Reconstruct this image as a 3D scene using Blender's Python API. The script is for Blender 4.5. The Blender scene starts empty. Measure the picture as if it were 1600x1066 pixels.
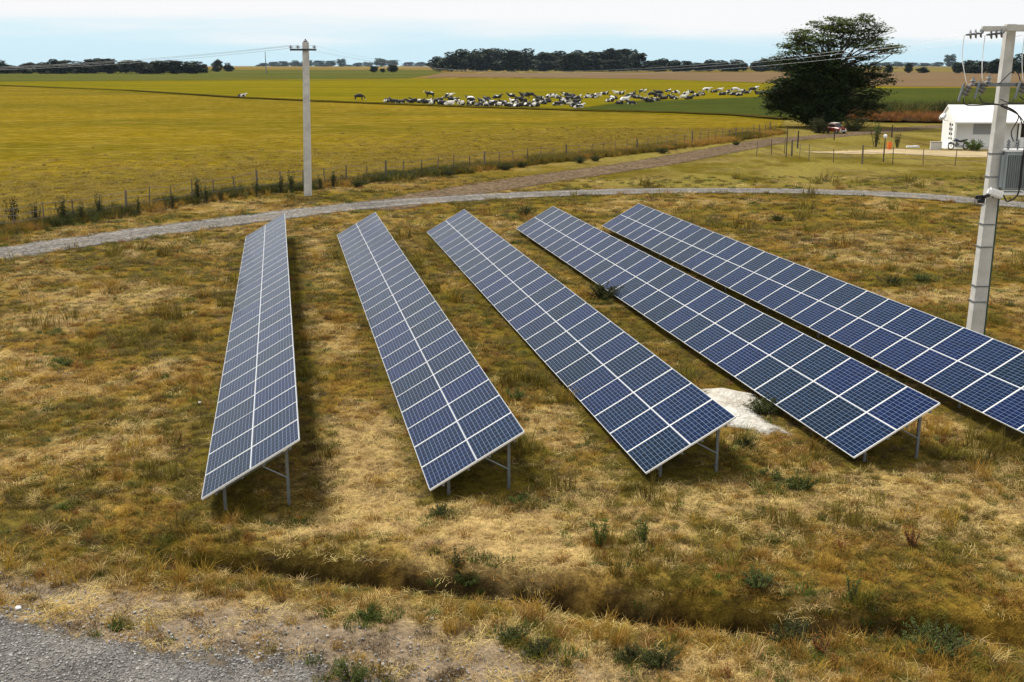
import bpy, bmesh, math, random
import numpy as np
from mathutils import Vector, Matrix, Euler
R = math.radians
SC = bpy.context.scene
COL = SC.collection

# ------------------------------------------------------------------ camera, world, sun, exposure
CAM_H, PITCH, FPX = 7.5, 0.24183, 1750.19
cam_d = bpy.data.cameras.new('camera'); cam = bpy.data.objects.new('camera', cam_d); COL.objects.link(cam)
cam.location = (0, 0, CAM_H); cam.rotation_euler = (math.pi/2 - PITCH, 0, 0)
cam_d.sensor_width = 36.0; cam_d.lens = FPX/1600*36.0; cam_d.clip_start = 0.1; cam_d.clip_end = 20000
SC.camera = cam
SUN_EL, SUN_AZ = 52.0, -40.0          # azimuth measured from +Y towards +X
w = bpy.data.worlds.new('World'); SC.world = w; w.use_nodes = True
nt = w.node_tree; nt.nodes.clear()
def wn(t, **k):
    n = nt.nodes.new(t)
    for a, b in k.items(): setattr(n, a, b)
    return n
wl = nt.links.new
wo = wn('ShaderNodeOutputWorld'); bg = wn('ShaderNodeBackground')
sky = wn('ShaderNodeTexSky', sky_type='NISHITA', sun_disc=False, sun_elevation=R(SUN_EL), sun_rotation=R(SUN_AZ))
sky.air_density = 1.0; sky.dust_density = 2.0; sky.ozone_density = 2.0
tc = wn('ShaderNodeTexCoord'); mp = wn('ShaderNodeMapping'); mp.inputs['Scale'].default_value = (2.2, 2.2, 26)
mp.inputs['Location'].default_value = (1.3, 0.4, 0.2)
no = wn('ShaderNodeTexNoise'); no.inputs['Scale'].default_value = 1.6; no.inputs['Detail'].default_value = 7; no.inputs['Roughness'].default_value = .55
sx = wn('ShaderNodeSeparateXYZ')
wl(tc.outputs['Generated'], mp.inputs['Vector']); wl(mp.outputs[0], no.inputs['Vector']); wl(tc.outputs['Generated'], sx.inputs[0])
el = wn('ShaderNodeMapRange'); el.inputs['From Min'].default_value = 0.0; el.inputs['From Max'].default_value = 0.052
el.inputs['To Min'].default_value = -0.34; el.inputs['To Max'].default_value = 0.42
wl(sx.outputs['Z'], el.inputs['Value'])
xr = wn('ShaderNodeMapRange'); xr.inputs['From Min'].default_value = -.4; xr.inputs['From Max'].default_value = .4
xr.inputs['To Min'].default_value = -0.09; xr.inputs['To Max'].default_value = 0.13
wl(sx.outputs['X'], xr.inputs['Value'])
ad0 = wn('ShaderNodeMath', operation='ADD'); wl(el.outputs[0], ad0.inputs[0]); wl(xr.outputs[0], ad0.inputs[1])
ad = wn('ShaderNodeMath', operation='ADD'); wl(no.outputs['Fac'], ad.inputs[0]); wl(ad0.outputs[0], ad.inputs[1])
cr = wn('ShaderNodeMapRange', interpolation_type='SMOOTHSTEP'); cr.inputs['From Min'].default_value = .36; cr.inputs['From Max'].default_value = .74
wl(ad.outputs[0], cr.inputs['Value'])
clear = wn('ShaderNodeMix', data_type='RGBA'); clear.inputs[0].default_value = .88      # thin veil over the blue
wl(sky.outputs[0], clear.inputs['A'])
clear.inputs['B'].default_value = (7.3, 10.0, 11.2, 1)
mixc = wn('ShaderNodeMix', data_type='RGBA'); wl(cr.outputs[0], mixc.inputs[0]); wl(clear.outputs['Result'], mixc.inputs['A'])
mixc.inputs['B'].default_value = (10.2, 10.3, 10.4, 1)
wl(mixc.outputs['Result'], bg.inputs['Color']); bg.inputs['Strength'].default_value = 0.055
wl(bg.outputs[0], wo.inputs['Surface'])
sd = bpy.data.lights.new('sun', 'SUN'); sun = bpy.data.objects.new('sun', sd); COL.objects.link(sun)
sd.energy = 2.8; sd.angle = R(9); sd.color = (1, .95, .86)
sun.rotation_euler = (R(90-SUN_EL), 0, R(180-SUN_AZ)); sun.location = (0, 0, 60)
SC.view_settings.view_transform = 'Standard'; SC.view_settings.look = 'None'
SC.view_settings.exposure = 0.76; SC.view_settings.gamma = 1.0
SC.cycles.max_bounces = 6; SC.cycles.transparent_max_bounces = 12; SC.cycles.volume_bounces = 0

# ------------------------------------------------------------------ geometry of the view: a photo pixel onto the ground plane
cp, sp_ = math.cos(PITCH), math.sin(PITCH)
def ray(x, y):
    a, b = (x-800)/FPX, -(y-533)/FPX
    return np.array([a, cp + b*sp_, -sp_ + b*cp])
def AT(x, y, z=0.0):
    d = ray(x, y); t = (z-CAM_H)/d[2]; return np.array([0, 0, CAM_H]) + d*t
def P3(x, y, Y):
    d = ray(x, y); t = Y/d[1]; return np.array([0, 0, CAM_H]) + d*t
def ppm(Y): return FPX/(Y*cp)       # rough photo pixels per metre
rnd = random.Random(7); nr = np.random.default_rng(11)

# ------------------------------------------------------------------ value noise on arrays
_perm = np.random.default_rng(3).random((256, 256))
def vnoise(x, y):
    xi = np.floor(x).astype(int); yi = np.floor(y).astype(int); fx = x-xi; fy = y-yi
    fx = fx*fx*(3-2*fx); fy = fy*fy*(3-2*fy)
    g = lambda a, b: _perm[a & 255, b & 255]
    return (g(xi, yi)*(1-fx)+g(xi+1, yi)*fx)*(1-fy)+(g(xi, yi+1)*(1-fx)+g(xi+1, yi+1)*fx)*fy
def fbm(x, y, o=4):
    s = 0; a = .5; tot = 0
    for i in range(o):
        s = s+a*vnoise(x*2**i+17.3*i, y*2**i+5.1*i); tot += a; a *= .5
    return s/tot
def poly_dist(X, Y, pts):
    """distance to a polyline, and the signed side (positive = left of travel)"""
    D = np.full(np.shape(X), 1e9)
    for (ax, ay), (bx, by) in zip(pts[:-1], pts[1:]):
        vx, vy = bx-ax, by-ay; L = vx*vx+vy*vy
        t = np.clip(((X-ax)*vx+(Y-ay)*vy)/L, 0, 1)
        D = np.minimum(D, np.hypot(X-ax-t*vx, Y-ay-t*vy))
    return D
def poly_inside(X, Y, pts):
    ins = np.zeros(np.shape(X), bool); n = len(pts)
    for i in range(n):
        ax, ay = pts[i]; bx, by = pts[(i+1) % n]
        c = ((ay > Y) != (by > Y)) & (X < (bx-ax)*(Y-ay)/(by-ay+1e-12)+ax)
        ins ^= c
    return ins
def smooth(pts, n=8):
    p = [np.array(q, float) for q in pts]; out = []
    for i in range(len(p)-1):
        a = p[max(i-1, 0)]; b = p[i]; c = p[i+1]; d = p[min(i+2, len(p)-1)]
        for k in range(n):
            t = k/n
            out.append(.5*((2*b)+(-a+c)*t+(2*a-5*b+4*c-d)*t*t+(-a+3*b-3*c+d)*t**3))
    out.append(p[-1]); return out
G2 = lambda l: [tuple(AT(*q)[:2]) for q in l]
ss = lambda a, b, x: (lambda t: t*t*(3-2*t))(np.clip((x-a)/(b-a), 0, 1))

ROAD = [tuple(q) for q in smooth(G2([(-420, 470), (-160, 425), (0, 398), (120, 379), (250, 361), (380, 344), (500, 329), (600, 319), (700, 312), (800, 306), (900, 302), (1020, 299), (1150, 298), (1300, 301), (1420, 306), (1520, 314), (1640, 325), (1900, 350)]), 5)]
TRACK = [tuple(q) for q in smooth(G2([(600, 322), (700, 303), (800, 287), (900, 272), (1000, 258), (1080, 244), (1150, 231), (1220, 219), (1290, 213), (1360, 207), (1450, 199), (1600, 191), (1800, 184)]), 5)]
DITCH = [tuple(q) for q in smooth(G2([(-300, 809), (-80, 816), (120, 832), (250, 844), (340, 852), (450, 856), (560, 878), (700, 892), (850, 910), (1000, 934), (1150, 949), (1350, 957), (1600, 979), (1900, 1004)]), 4)]
FENCE = [tuple(q) for q in smooth(G2([(-260, 402), (-60, 372), (0, 362), (185, 334), (370, 305), (600, 281), (850, 253), (1000, 237), (1120, 222), (1215, 208)]), 5)]
BARE = G2([(40, 930), (200, 958), (330, 962), (480, 985), (640, 1002), (780, 1030), (920, 1062)])
LOT = G2([(-600, 905), (-200, 925), (0, 958), (90, 985), (200, 1012), (340, 1026), (470, 1043), (590, 1066), (720, 1092), (850, 1200), (800, 1400), (-900, 1400)])

def ditch_side(X, Y):
    return np.interp(X, [p[0] for p in DITCH], [p[1] for p in DITCH])-Y      # > 0 on the camera's side
def height(X, Y):
    X = np.asarray(X, float); Y = np.asarray(Y, float)
    near = 1-ss(42, 60, Y)
    rd = ss(1.2, 3.0, poly_dist(X, Y, ROAD))
    h = (fbm(X*.35, Y*.35, 3)-.5)*.16 + (fbm(X*1.6+9, Y*1.6, 3)-.5)*.09
    h = h*near*rd
    h = h - .20*np.exp(-(((X+4.6)/3.2)**2+((Y-18.4)/2.6)**2))
    dd = poly_dist(X, Y, DITCH)
    wob = (fbm(X*1.1, Y*1.1+40, 3)-.5)
    fade = np.where(X < 0, ss(-7.0, -4.2, X), 1.0)*(1-.35*ss(3.2, 6.0, X))
    wid = .24+.16*wob; sd2 = ditch_side(X, Y)
    h = h - (.78+.3*wob)*np.exp(-(dd/wid)**2)*fade*.95 - .10*np.exp(-(dd/1.0)**2)*fade
    h = h + fade*np.where(sd2 > 0, -.13*np.exp(-(dd/1.1)**2), .14*np.exp(-((dd-.6)/.5)**2)*(1+1.2*wob))
    return h

# ------------------------------------------------------------------ what grows where, plus painted shade (weights used by the soil colour and by the grass)
STRAW = G2([(430, 720), (520, 745), (640, 800), (900, 790), (1180, 775), (1400, 775), (1600, 745), (1800, 720)])
STRAW2 = G2([(0, 770), (180, 700), (240, 640)])
OLIVE = G2([(-100, 850), (180, 872), (420, 880), (700, 935), (1000, 985), (1300, 1010), (1700, 1040)])
BURN = G2([(1240, 372), (1330, 382), (1440, 392), (1490, 410)])
ROW_AZ, TILT = -0.20255530, 0.51644791
MOD_V, MOD_U, NMOD = 1.1638, 1.9898/2, 27
CORN = [(-5.4183, 18.3614, .1036), (-1.4545, 18.7418, .1200), (2.4810, 19.5110, .1488), (6.5184, 20.1853, .2077), (10.4706, 20.4560, .2962)]
def road_side(X, Y):
    return Y-np.interp(X, [p[0] for p in ROAD], [p[1] for p in ROAD])        # > 0 beyond the gravel road
def paint(X, Y):
    """weights: straw, gold, olive, green, bare, dark"""
    n1 = fbm(X*.30+3, Y*.30, 4); n2 = fbm(X*.9+50, Y*.9, 4); n3 = fbm(X*2.6+11, Y*2.6+70, 3)
    far = ss(26, 40, Y)
    straw = .25 + 2.2*np.clip(n1-.47, 0, 1)*4*(1-.6*far)
    straw = straw + 2.8*np.exp(-(poly_dist(X, Y, STRAW)/1.8)**2)*ss(.3, .55, n2+.1) + .8*np.exp(-(poly_dist(X, Y, STRAW2)/1.1)**2)
    gold = .75 + 2.2*np.clip(n2-.44, 0, 1)*3
    olive = .35 + 2.6*np.clip(.54-n1, 0, 1)*4 + .9*far
    olive = olive + 1.3*np.exp(-(poly_dist(X, Y, OLIVE)/.75)**2)*ss(.35, .6, n2+.12)
    green = np.clip(n3-.57, 0, 1)*7*(.5+n1) + .5*np.exp(-((poly_dist(X, Y, ROAD)-2.1)/.6)**2)
    lotd = poly_dist(X, Y, LOT+[LOT[0]]); inl = poly_inside(X, Y, LOT); sd_ = np.where(inl, -lotd, lotd)
    bare = 5.0*np.exp(-(np.clip(sd_, 0, 9)/1.35)**2)*ss(.34, .58, n2+.10) + 1.3*np.clip(n3-.58, 0, 1)*3 + .05
    bare = bare + 3.4*np.exp(-(poly_dist(X, Y, BARE)/.62)**2)*ss(.36, .56, n2+.05)
    bare = np.where(inl, 4, bare)
    dark = 2.2*np.clip(n2*n1-.25, 0, 1)*4*ss(.42, .6, n3+.05) + 14*np.exp(-(poly_dist(X, Y, DITCH)/(.12+.26*n2))**4)*ss(-6.5, -3.0, X)*ss(.34, .54, n3+.10)*(1-.45*ss(3.0, 5.2, X)) + 2.0*np.exp(-(poly_dist(X, Y, BURN)/2.2)**2)*ss(.42, .6, n2) + .9*np.clip(n2*n1-.30, 0, 1)  # ditch: dark moist soil with its deep shade painted in
    straw = straw*(1-.7*np.exp(-(poly_dist(X, Y, OLIVE)/.7)**2))
    # lawn beyond the gravel road
    yard = ss(.5, 3, road_side(X, Y))*ss(-2, 10, X)
    gold = gold*(1-.75*yard); olive = olive*(1-.3*yard)+.5*yard; straw = straw*(1-.7*yard)+.5*yard*ss(.4, .6, n1+.1); green = green*(1-.5*yard)+.55*yard
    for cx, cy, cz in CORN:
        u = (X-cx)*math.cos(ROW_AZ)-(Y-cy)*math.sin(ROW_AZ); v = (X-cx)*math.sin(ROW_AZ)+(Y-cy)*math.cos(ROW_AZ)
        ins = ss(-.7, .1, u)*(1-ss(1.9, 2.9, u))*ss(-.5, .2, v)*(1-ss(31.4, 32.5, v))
        olive = olive+1.5*ins; straw = straw*(1-.8*ins); dark = dark+.9*ins; gold = gold*(1-.4*ins)  # olive growth, plus table shadow painted dark below and past the high edge
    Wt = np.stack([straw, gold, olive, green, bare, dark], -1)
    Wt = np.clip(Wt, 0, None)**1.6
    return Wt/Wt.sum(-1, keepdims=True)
PAL = np.array([(.400, .285, .120), (.215, .124, .022), (.094, .074, .009), (.045, .055, .008), (.180, .140, .100), (.016, .010, .005)])

# ------------------------------------------------------------------ materials
def mat_new(name):
    m = bpy.data.materials.new(name); m.use_nodes = True; t = m.node_tree
    return m, t, t.nodes['Principled BSDF'], t.links.new
def N(t, ty, **k):
    n = t.nodes.new(ty)
    for a, b in k.items():
        if a.startswith('i_'): n.inputs[a[2:].replace('_', ' ')].default_value = b
        else: setattr(n, a, b)
    return n
def rgba(c): return (c[0], c[1], c[2], 1)
def simple(name, c, rough=.7, metal=0, var=.25, scale=6, c2=None, bump=0, spec=.4, coat=0, rand=0):
    """a colour that wanders between c and c2 with noise, a little bump and roughness wear"""
    m, t, p, l = mat_new(name)
    co = N(t, 'ShaderNodeTexCoord'); n = N(t, 'ShaderNodeTexNoise', i_Scale=scale, i_Detail=6, i_Roughness=.6)
    l(co.outputs['Object'], n.inputs['Vector'])
    mr = N(t, 'ShaderNodeMapRange'); mr.inputs['From Min'].default_value = .3; mr.inputs['From Max'].default_value = .7
    l(n.outputs['Fac'], mr.inputs['Value'])
    mx = N(t, 'ShaderNodeMix', data_type='RGBA'); l(mr.outputs[0], mx.inputs[0])
    c2 = c2 or tuple(v*(1-var) for v in c)
    mx.inputs['A'].default_value = rgba(c); mx.inputs['B'].default_value = rgba(c2)
    out = mx.outputs['Result']
    if rand:
        oi = N(t, 'ShaderNodeObjectInfo'); hs = N(t, 'ShaderNodeHueSaturation')
        r2 = N(t, 'ShaderNodeMapRange'); r2.inputs['To Min'].default_value = 1-rand; r2.inputs['To Max'].default_value = 1+rand
        l(oi.outputs['Random'], r2.inputs['Value']); l(r2.outputs[0], hs.inputs['Value']); l(out, hs.inputs['Color']); out = hs.outputs[0]
    l(out, p.inputs['Base Color'])
    p.inputs['Roughness'].default_value = rough; p.inputs['Metallic'].default_value = metal
    p.inputs['Specular IOR Level'].default_value = spec
    if coat: p.inputs['Coat Weight'].default_value = coat; p.inputs['Coat Roughness'].default_value = .08
    if bump:
        b = N(t, 'ShaderNodeBump', i_Strength=bump, i_Distance=.02); l(n.outputs['Fac'], b.inputs['Height']); l(b.outputs[0], p.inputs['Normal'])
    return m
def leafy(name, c, rand=.25, sat=.0, trans=.25, rough=.75):
    """foliage or straw: per-leaf and per-plant brightness, a little light through"""
    m, t, p, l = mat_new(name)
    at = N(t, 'ShaderNodeAttribute', attribute_name='tone'); oi = N(t, 'ShaderNodeObjectInfo')
    a = N(t, 'ShaderNodeMath', operation='MULTIPLY_ADD'); l(oi.outputs['Random'], a.inputs[0]); a.inputs[1].default_value = rand*2; a.inputs[2].default_value = 1-rand
    b = N(t, 'ShaderNodeMath', operation='MULTIPLY'); l(a.outputs[0], b.inputs[0]); l(at.outputs['Fac'], b.inputs[1])
    hs = N(t, 'ShaderNodeHueSaturation'); hs.inputs['Color'].default_value = rgba(c); l(b.outputs[0], hs.inputs['Value'])
    hh = N(t, 'ShaderNodeMapRange'); hh.inputs['To Min'].default_value = .485; hh.inputs['To Max'].default_value = .515
    l(oi.outputs['Random'], hh.inputs['Value']); l(hh.outputs[0], hs.inputs['Hue'])
    p.inputs['Roughness'].default_value = rough; p.inputs['Specular IOR Level'].default_value = .2
    l(hs.outputs[0], p.inputs['Base Color'])
    tr = N(t, 'ShaderNodeBsdfTranslucent'); l(hs.outputs[0], tr.inputs['Color'])
    ms = N(t, 'ShaderNodeMixShader'); ms.inputs[0].default_value = trans
    l(p.outputs[0], ms.inputs[1]); l(tr.outputs[0], ms.inputs[2]); l(ms.outputs[0], t.nodes['Material Output'].inputs['Surface'])
    return m
def ground_mat():
    m, t, p, l = mat_new('dry_soil')
    at = N(t, 'ShaderNodeAttribute', attribute_name='Col'); co = N(t, 'ShaderNodeTexCoord')
    ns = []
    for s, lo, hi in ((2.3, .72, 1.28), (9, .66, 1.36), (38, .55, 1.5)):
        n = N(t, 'ShaderNodeTexNoise', i_Scale=s, i_Detail=5, i_Roughness=.65); l(co.outputs['Object'], n.inputs['Vector'])
        r = N(t, 'ShaderNodeMapRange'); r.inputs['From Min'].default_value = .32; r.inputs['From Max'].default_value = .68
        r.inputs['To Min'].default_value = lo; r.inputs['To Max'].default_value = hi; l(n.outputs['Fac'], r.inputs['Value']); ns.append((n, r))
    a = N(t, 'ShaderNodeMath', operation='MULTIPLY'); l(ns[0][1].outputs[0], a.inputs[0]); l(ns[1][1].outputs[0], a.inputs[1])
    b = N(t, 'ShaderNodeMath', operation='MULTIPLY'); l(a.outputs[0], b.inputs[0]); l(ns[2][1].outputs[0], b.inputs[1])
    hs = N(t, 'ShaderNodeHueSaturation'); l(at.outputs['Color'], hs.inputs['Color']); l(b.outputs[0], hs.inputs['Value'])
    l(hs.outputs[0], p.inputs['Base Color']); p.inputs['Roughness'].default_value = .95; p.inputs['Specular IOR Level'].default_value = .0
    bp = N(t, 'ShaderNodeBump', i_Strength=.9, i_Distance=.05); l(ns[1][0].outputs['Fac'], bp.inputs['Height']); l(bp.outputs[0], p.inputs['Normal'])
    return m
def field_mat(name, cols, s1=.05, s2=.5, s3=2.2, edge=False, amp=.5, stretch=(1, 1, 1), bump=.6, grain=.45):
    """three colours blended by two noises, with a grain; edge=True frays the sheet's border by its 'ed' distance"""
    m, t, p, l = mat_new(name)
    co = N(t, 'ShaderNodeTexCoord'); mp_ = N(t, 'ShaderNodeMapping'); mp_.inputs['Scale'].default_value = stretch
    l(co.outputs['Object'], mp_.inputs['Vector'])
    def nz(s, d=6):
        n = N(t, 'ShaderNodeTexNoise', i_Scale=s, i_Detail=d, i_Roughness=.62); l(mp_.outputs[0], n.inputs['Vector']); return n
    def mr(n, a, b, c=0., d=1.):
        r = N(t, 'ShaderNodeMapRange'); r.inputs['From Min'].default_value = a; r.inputs['From Max'].default_value = b
        r.inputs['To Min'].default_value = c; r.inputs['To Max'].default_value = d; l(n.outputs[0], r.inputs['Value']); return r
    n1, n2, n3 = nz(s1), nz(s2), nz(s3)
    x1 = N(t, 'ShaderNodeMix', data_type='RGBA'); l(mr(n1, .38, .62).outputs[0], x1.inputs[0]); x1.inputs['A'].default_value = rgba(cols[0]); x1.inputs['B'].default_value = rgba(cols[1])
    x2 = N(t, 'ShaderNodeMix', data_type='RGBA'); l(mr(n2, .46, .72, 0, .85).outputs[0], x2.inputs[0]); l(x1.outputs['Result'], x2.inputs['A']); x2.inputs['B'].default_value = rgba(cols[2])
    hs = N(t, 'ShaderNodeHueSaturation'); l(x2.outputs['Result'], hs.inputs['Color']); l(mr(n3, .3, .7, 1-grain, 1+grain).outputs[0], hs.inputs['Value'])
    l(hs.outputs[0], p.inputs['Base Color']); p.inputs['Roughness'].default_value = .95; p.inputs['Specular IOR Level'].default_value = .0
    if bump:
        bp = N(t, 'ShaderNodeBump', i_Strength=bump, i_Distance=.12); l(n3.outputs['Fac'], bp.inputs['Height']); l(bp.outputs[0], p.inputs['Normal'])
    if name == 'road_gravel':                         # two pale wheel tracks worn into darker loose stone
        ae = N(t, 'ShaderNodeAttribute', attribute_name='ed'); d_ = N(t, 'ShaderNodeMath', operation='SUBTRACT'); l(ae.outputs['Fac'], d_.inputs[0]); d_.inputs[1].default_value = .58
        a_ = N(t, 'ShaderNodeMath', operation='ABSOLUTE'); l(d_.outputs[0], a_.inputs[0]); h2 = N(t, 'ShaderNodeHueSaturation'); l(hs.outputs[0], h2.inputs['Color']); l(mr(a_, .08, .42, 1.10, .88).outputs[0], h2.inputs['Value']); l(h2.outputs[0], p.inputs['Base Color'])
    if edge:
        at = N(t, 'ShaderNodeAttribute', attribute_name='ed'); ne = N(t, 'ShaderNodeTexNoise', i_Scale=1.7, i_Detail=6, i_Roughness=.7); l(co.outputs['Object'], ne.inputs['Vector'])
        k = N(t, 'ShaderNodeMath', operation='MULTIPLY_ADD'); l(ne.outputs['Fac'], k.inputs[0]); k.inputs[1].default_value = amp*4; k.inputs[2].default_value = -amp*2
        s = N(t, 'ShaderNodeMath', operation='ADD'); l(at.outputs['Fac'], s.inputs[0]); l(k.outputs[0], s.inputs[1])
        r = mr(s, -amp*.35, amp*.35)
        l(r.outputs[0], p.inputs['Alpha'])
    return m
def gravel_mat(name, c1, c2, c3, amp, scale=28, tracks=False):
    m = field_mat(name, (c1, c2, c3), .25, 1.4, scale, True, amp, bump=0, grain=.4)
    t = m.node_tree; l = t.links.new; p = t.nodes['Principled BSDF']
    v = N(t, 'ShaderNodeTexVoronoi', i_Scale=scale*.8); co = N(t, 'ShaderNodeTexCoord'); l(co.outputs['Object'], v.inputs['Vector'])
    old = p.inputs['Base Color'].links[0].from_socket
    hs = N(t, 'ShaderNodeHueSaturation'); l(old, hs.inputs['Color']); sx_ = N(t, 'ShaderNodeSeparateColor'); l(v.outputs['Color'], sx_.inputs[0])
    r = N(t, 'ShaderNodeMapRange'); r.inputs['To Min'].default_value = .5; r.inputs['To Max'].default_value = 1.5; l(sx_.outputs[0], r.inputs['Value']); l(r.outputs[0], hs.inputs['Value'])
    l(hs.outputs[0], p.inputs['Base Color'])
    b = N(t, 'ShaderNodeBump', i_Strength=.8, i_Distance=.03, invert=True); l(v.outputs['Distance'], b.inputs['Height']); l(b.outputs[0], p.inputs['Normal'])
    return m
def cell_mat():
    """silicon cells under glass: 12 cells up the slope, 6 along the row, pale grid lines, white margin"""
    m, t, p, l = mat_new('solar_cells')
    uv = N(t, 'ShaderNodeUVMap'); sep = N(t, 'ShaderNodeSeparateXYZ'); l(uv.outputs[0], sep.inputs[0])
    def line(sock, n, wd):
        a = N(t, 'ShaderNodeMath', operation='MULTIPLY'); l(sock, a.inputs[0]); a.inputs[1].default_value = n
        f = N(t, 'ShaderNodeMath', operation='FRACT'); l(a.outputs[0], f.inputs[0])
        d = N(t, 'ShaderNodeMath', operation='SUBTRACT'); l(f.outputs[0], d.inputs[0]); d.inputs[1].default_value = .5
        e = N(t, 'ShaderNodeMath', operation='ABSOLUTE'); l(d.outputs[0], e.inputs[0])
        g = N(t, 'ShaderNodeMath', operation='GREATER_THAN'); l(e.outputs[0], g.inputs[0]); g.inputs[1].default_value = .5-wd
        return g, a
    gx, ax = line(sep.outputs[0], 12, .032); gy, ay = line(sep.outputs[1], 6, .014)
    mx = N(t, 'ShaderNodeMath', operation='MAXIMUM'); l(gx.outputs[0], mx.inputs[0]); l(gy.outputs[0], mx.inputs[1])
    fx = N(t, 'ShaderNodeMath', operation='FLOOR'); l(ax.outputs[0], fx.inputs[0]); fy = N(t, 'ShaderNodeMath', operation='FLOOR'); l(ay.outputs[0], fy.inputs[0])
    oi = N(t, 'ShaderNodeObjectInfo'); cb = N(t, 'ShaderNodeCombineXYZ'); l(fx.outputs[0], cb.inputs[0]); l(fy.outputs[0], cb.inputs[1]); l(oi.outputs['Random'], cb.inputs[2])
    wh = N(t, 'ShaderNodeTexWhiteNoise'); l(cb.outputs[0], wh.inputs['Vector'])
    c1 = N(t, 'ShaderNodeMix', data_type='RGBA'); l(wh.outputs['Value'], c1.inputs[0]); c1.inputs['A'].default_value = (.0008, .0042, .022, 1); c1.inputs['B'].default_value = (.0012, .0066, .036, 1)
    c0 = N(t, 'ShaderNodeHueSaturation'); l(c1.outputs['Result'], c0.inputs['Color'])
    rr = N(t, 'ShaderNodeMapRange'); rr.inputs['To Min'].default_value = .7; rr.inputs['To Max'].default_value = 1.5; l(oi.outputs['Random'], rr.inputs['Value']); l(rr.outputs[0], c0.inputs['Value'])
    hr = N(t, 'ShaderNodeMapRange'); hr.inputs['To Min'].default_value = .465; hr.inputs['To Max'].default_value = .502; l(oi.outputs['Random'], hr.inputs['Value']); l(hr.outputs[0], c0.inputs['Hue'])
    c2 = N(t, 'ShaderNodeMix', data_type='RGBA'); l(mx.outputs[0], c2.inputs[0]); l(c0.outputs[0], c2.inputs['A']); c2.inputs['B'].default_value = (.165, .235, .38, 1)
    # dust film
    co = N(t, 'ShaderNodeTexCoord'); nd = N(t, 'ShaderNodeTexNoise', i_Scale=1.3, i_Detail=5); l(co.outputs['Object'], nd.inputs['Vector'])
    du = N(t, 'ShaderNodeMapRange'); du.inputs['From Min'].default_value = .4; du.inputs['From Max'].default_value = .8; du.inputs['To Max'].default_value = .012; l(nd.outputs['Fac'], du.inputs['Value'])
    c3 = N(t, 'ShaderNodeMix', data_type='RGBA'); l(du.outputs[0], c3.inputs[0]); l(c2.outputs['Result'], c3.inputs['A']); c3.inputs['B'].default_value = (.3, .27, .22, 1)
    l(c3.outputs['Result'], p.inputs['Base Color'])
    p.inputs['Roughness'].default_value = .21; p.inputs['IOR'].default_value = 1.13; p.inputs['Specular Tint'].default_value = (.62, .86, 1, 1); p.inputs['Specular IOR Level'].default_value = .5
    return m
def cow_mat(name, thr):
    m, t, p, l = mat_new(name)
    co = N(t, 'ShaderNodeTexCoord'); oi = N(t, 'ShaderNodeObjectInfo')
    n = N(t, 'ShaderNodeTexNoise', noise_dimensions='4D', i_Scale=1.25, i_Detail=1.5); l(co.outputs['Object'], n.inputs['Vector'])
    ml = N(t, 'ShaderNodeMath', operation='MULTIPLY'); l(oi.outputs['Random'], ml.inputs[0]); ml.inputs[1].default_value = 40; l(ml.outputs[0], n.inputs['W'])
    r = N(t, 'ShaderNodeMapRange'); r.inputs['From Min'].default_value = thr-.012; r.inputs['From Max'].default_value = thr+.012; l(n.outputs['Fac'], r.inputs['Value'])
    mx = N(t, 'ShaderNodeMix', data_type='RGBA'); l(r.outputs[0], mx.inputs[0]); mx.inputs['A'].default_value = (.74, .72, .67, 1); mx.inputs['B'].default_value = (.012, .011, .011, 1)
    l(mx.outputs['Result'], p.inputs['Base Color']); p.inputs['Roughness'].default_value = .7
    return m
M = {}
M['soil'] = ground_mat()
M['golden'] = field_mat('golden_pasture', ((0.1676, 0.1158, 0.0084), (0.0974, 0.0808, 0.0076), (0.2132, 0.1523, 0.0267)), .020, .26, 1.0, True, .5, stretch=(.7, 1.3, 1), bump=.9, grain=.45)
M['pasture'] = field_mat('far_pasture', ((0.1523, 0.1219, 0.0054), (0.1104, 0.1006, 0.0060), (0.1904, 0.1409, 0.0092)), .012, .05, .35, stretch=(.35, 1, 1), bump=.3, grain=.22)
M['crop'] = field_mat('green_crop', ((0.0374, 0.0503, 0.0109), (0.0510, 0.0612, 0.0122), (0.0714, 0.0714, 0.0136)), .02, .09, .7, True, 3.0, stretch=(.4, 1, 1), bump=.5, grain=.3)
M['plough'] = field_mat('ploughed_soil', ((0.1520, 0.0988, 0.0532), (0.1254, 0.0874, 0.0471), (0.1824, 0.1254, 0.0684)), .01, .06, .5, stretch=(.3, 1, 1), bump=.4, grain=.2)
M['meadow'] = field_mat('far_meadow', ((0.0570, 0.0669, 0.0137), (0.0798, 0.0851, 0.0182), (0.1292, 0.1140, 0.0266)), .006, .03, .2, stretch=(.3, 1, 1), bump=.2, grain=.25)
M['strip'] = field_mat('dark_strip', ((0.0319, 0.0258, 0.0076), (0.0570, 0.0418, 0.0106), (0.0836, 0.0646, 0.0106)), .05, .3, 1.5, True, .9, grain=.35)
M['road'] = gravel_mat('road_gravel', (0.1824, 0.1687, 0.1520), (0.1444, 0.1353, 0.1239), (0.2280, 0.2052, 0.1748), .48, 14)
M['track'] = gravel_mat('track_dirt', (0.1254, 0.0897, 0.0562), (0.0950, 0.0669, 0.0418), (0.1672, 0.1254, 0.0798), .55, 9)
M['lot'] = gravel_mat('lot_gravel', (0.1786, 0.1687, 0.1558), (0.1178, 0.1102, 0.1034), (0.2280, 0.2090, 0.1862), .60, 52)
M['sand'] = field_mat('sandy_soil', ((0.3952, 0.3040, 0.1824), (0.3344, 0.2584, 0.1368), (0.4560, 0.3648, 0.2432)), .2, .6, 4, True, .8, grain=.2)
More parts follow.
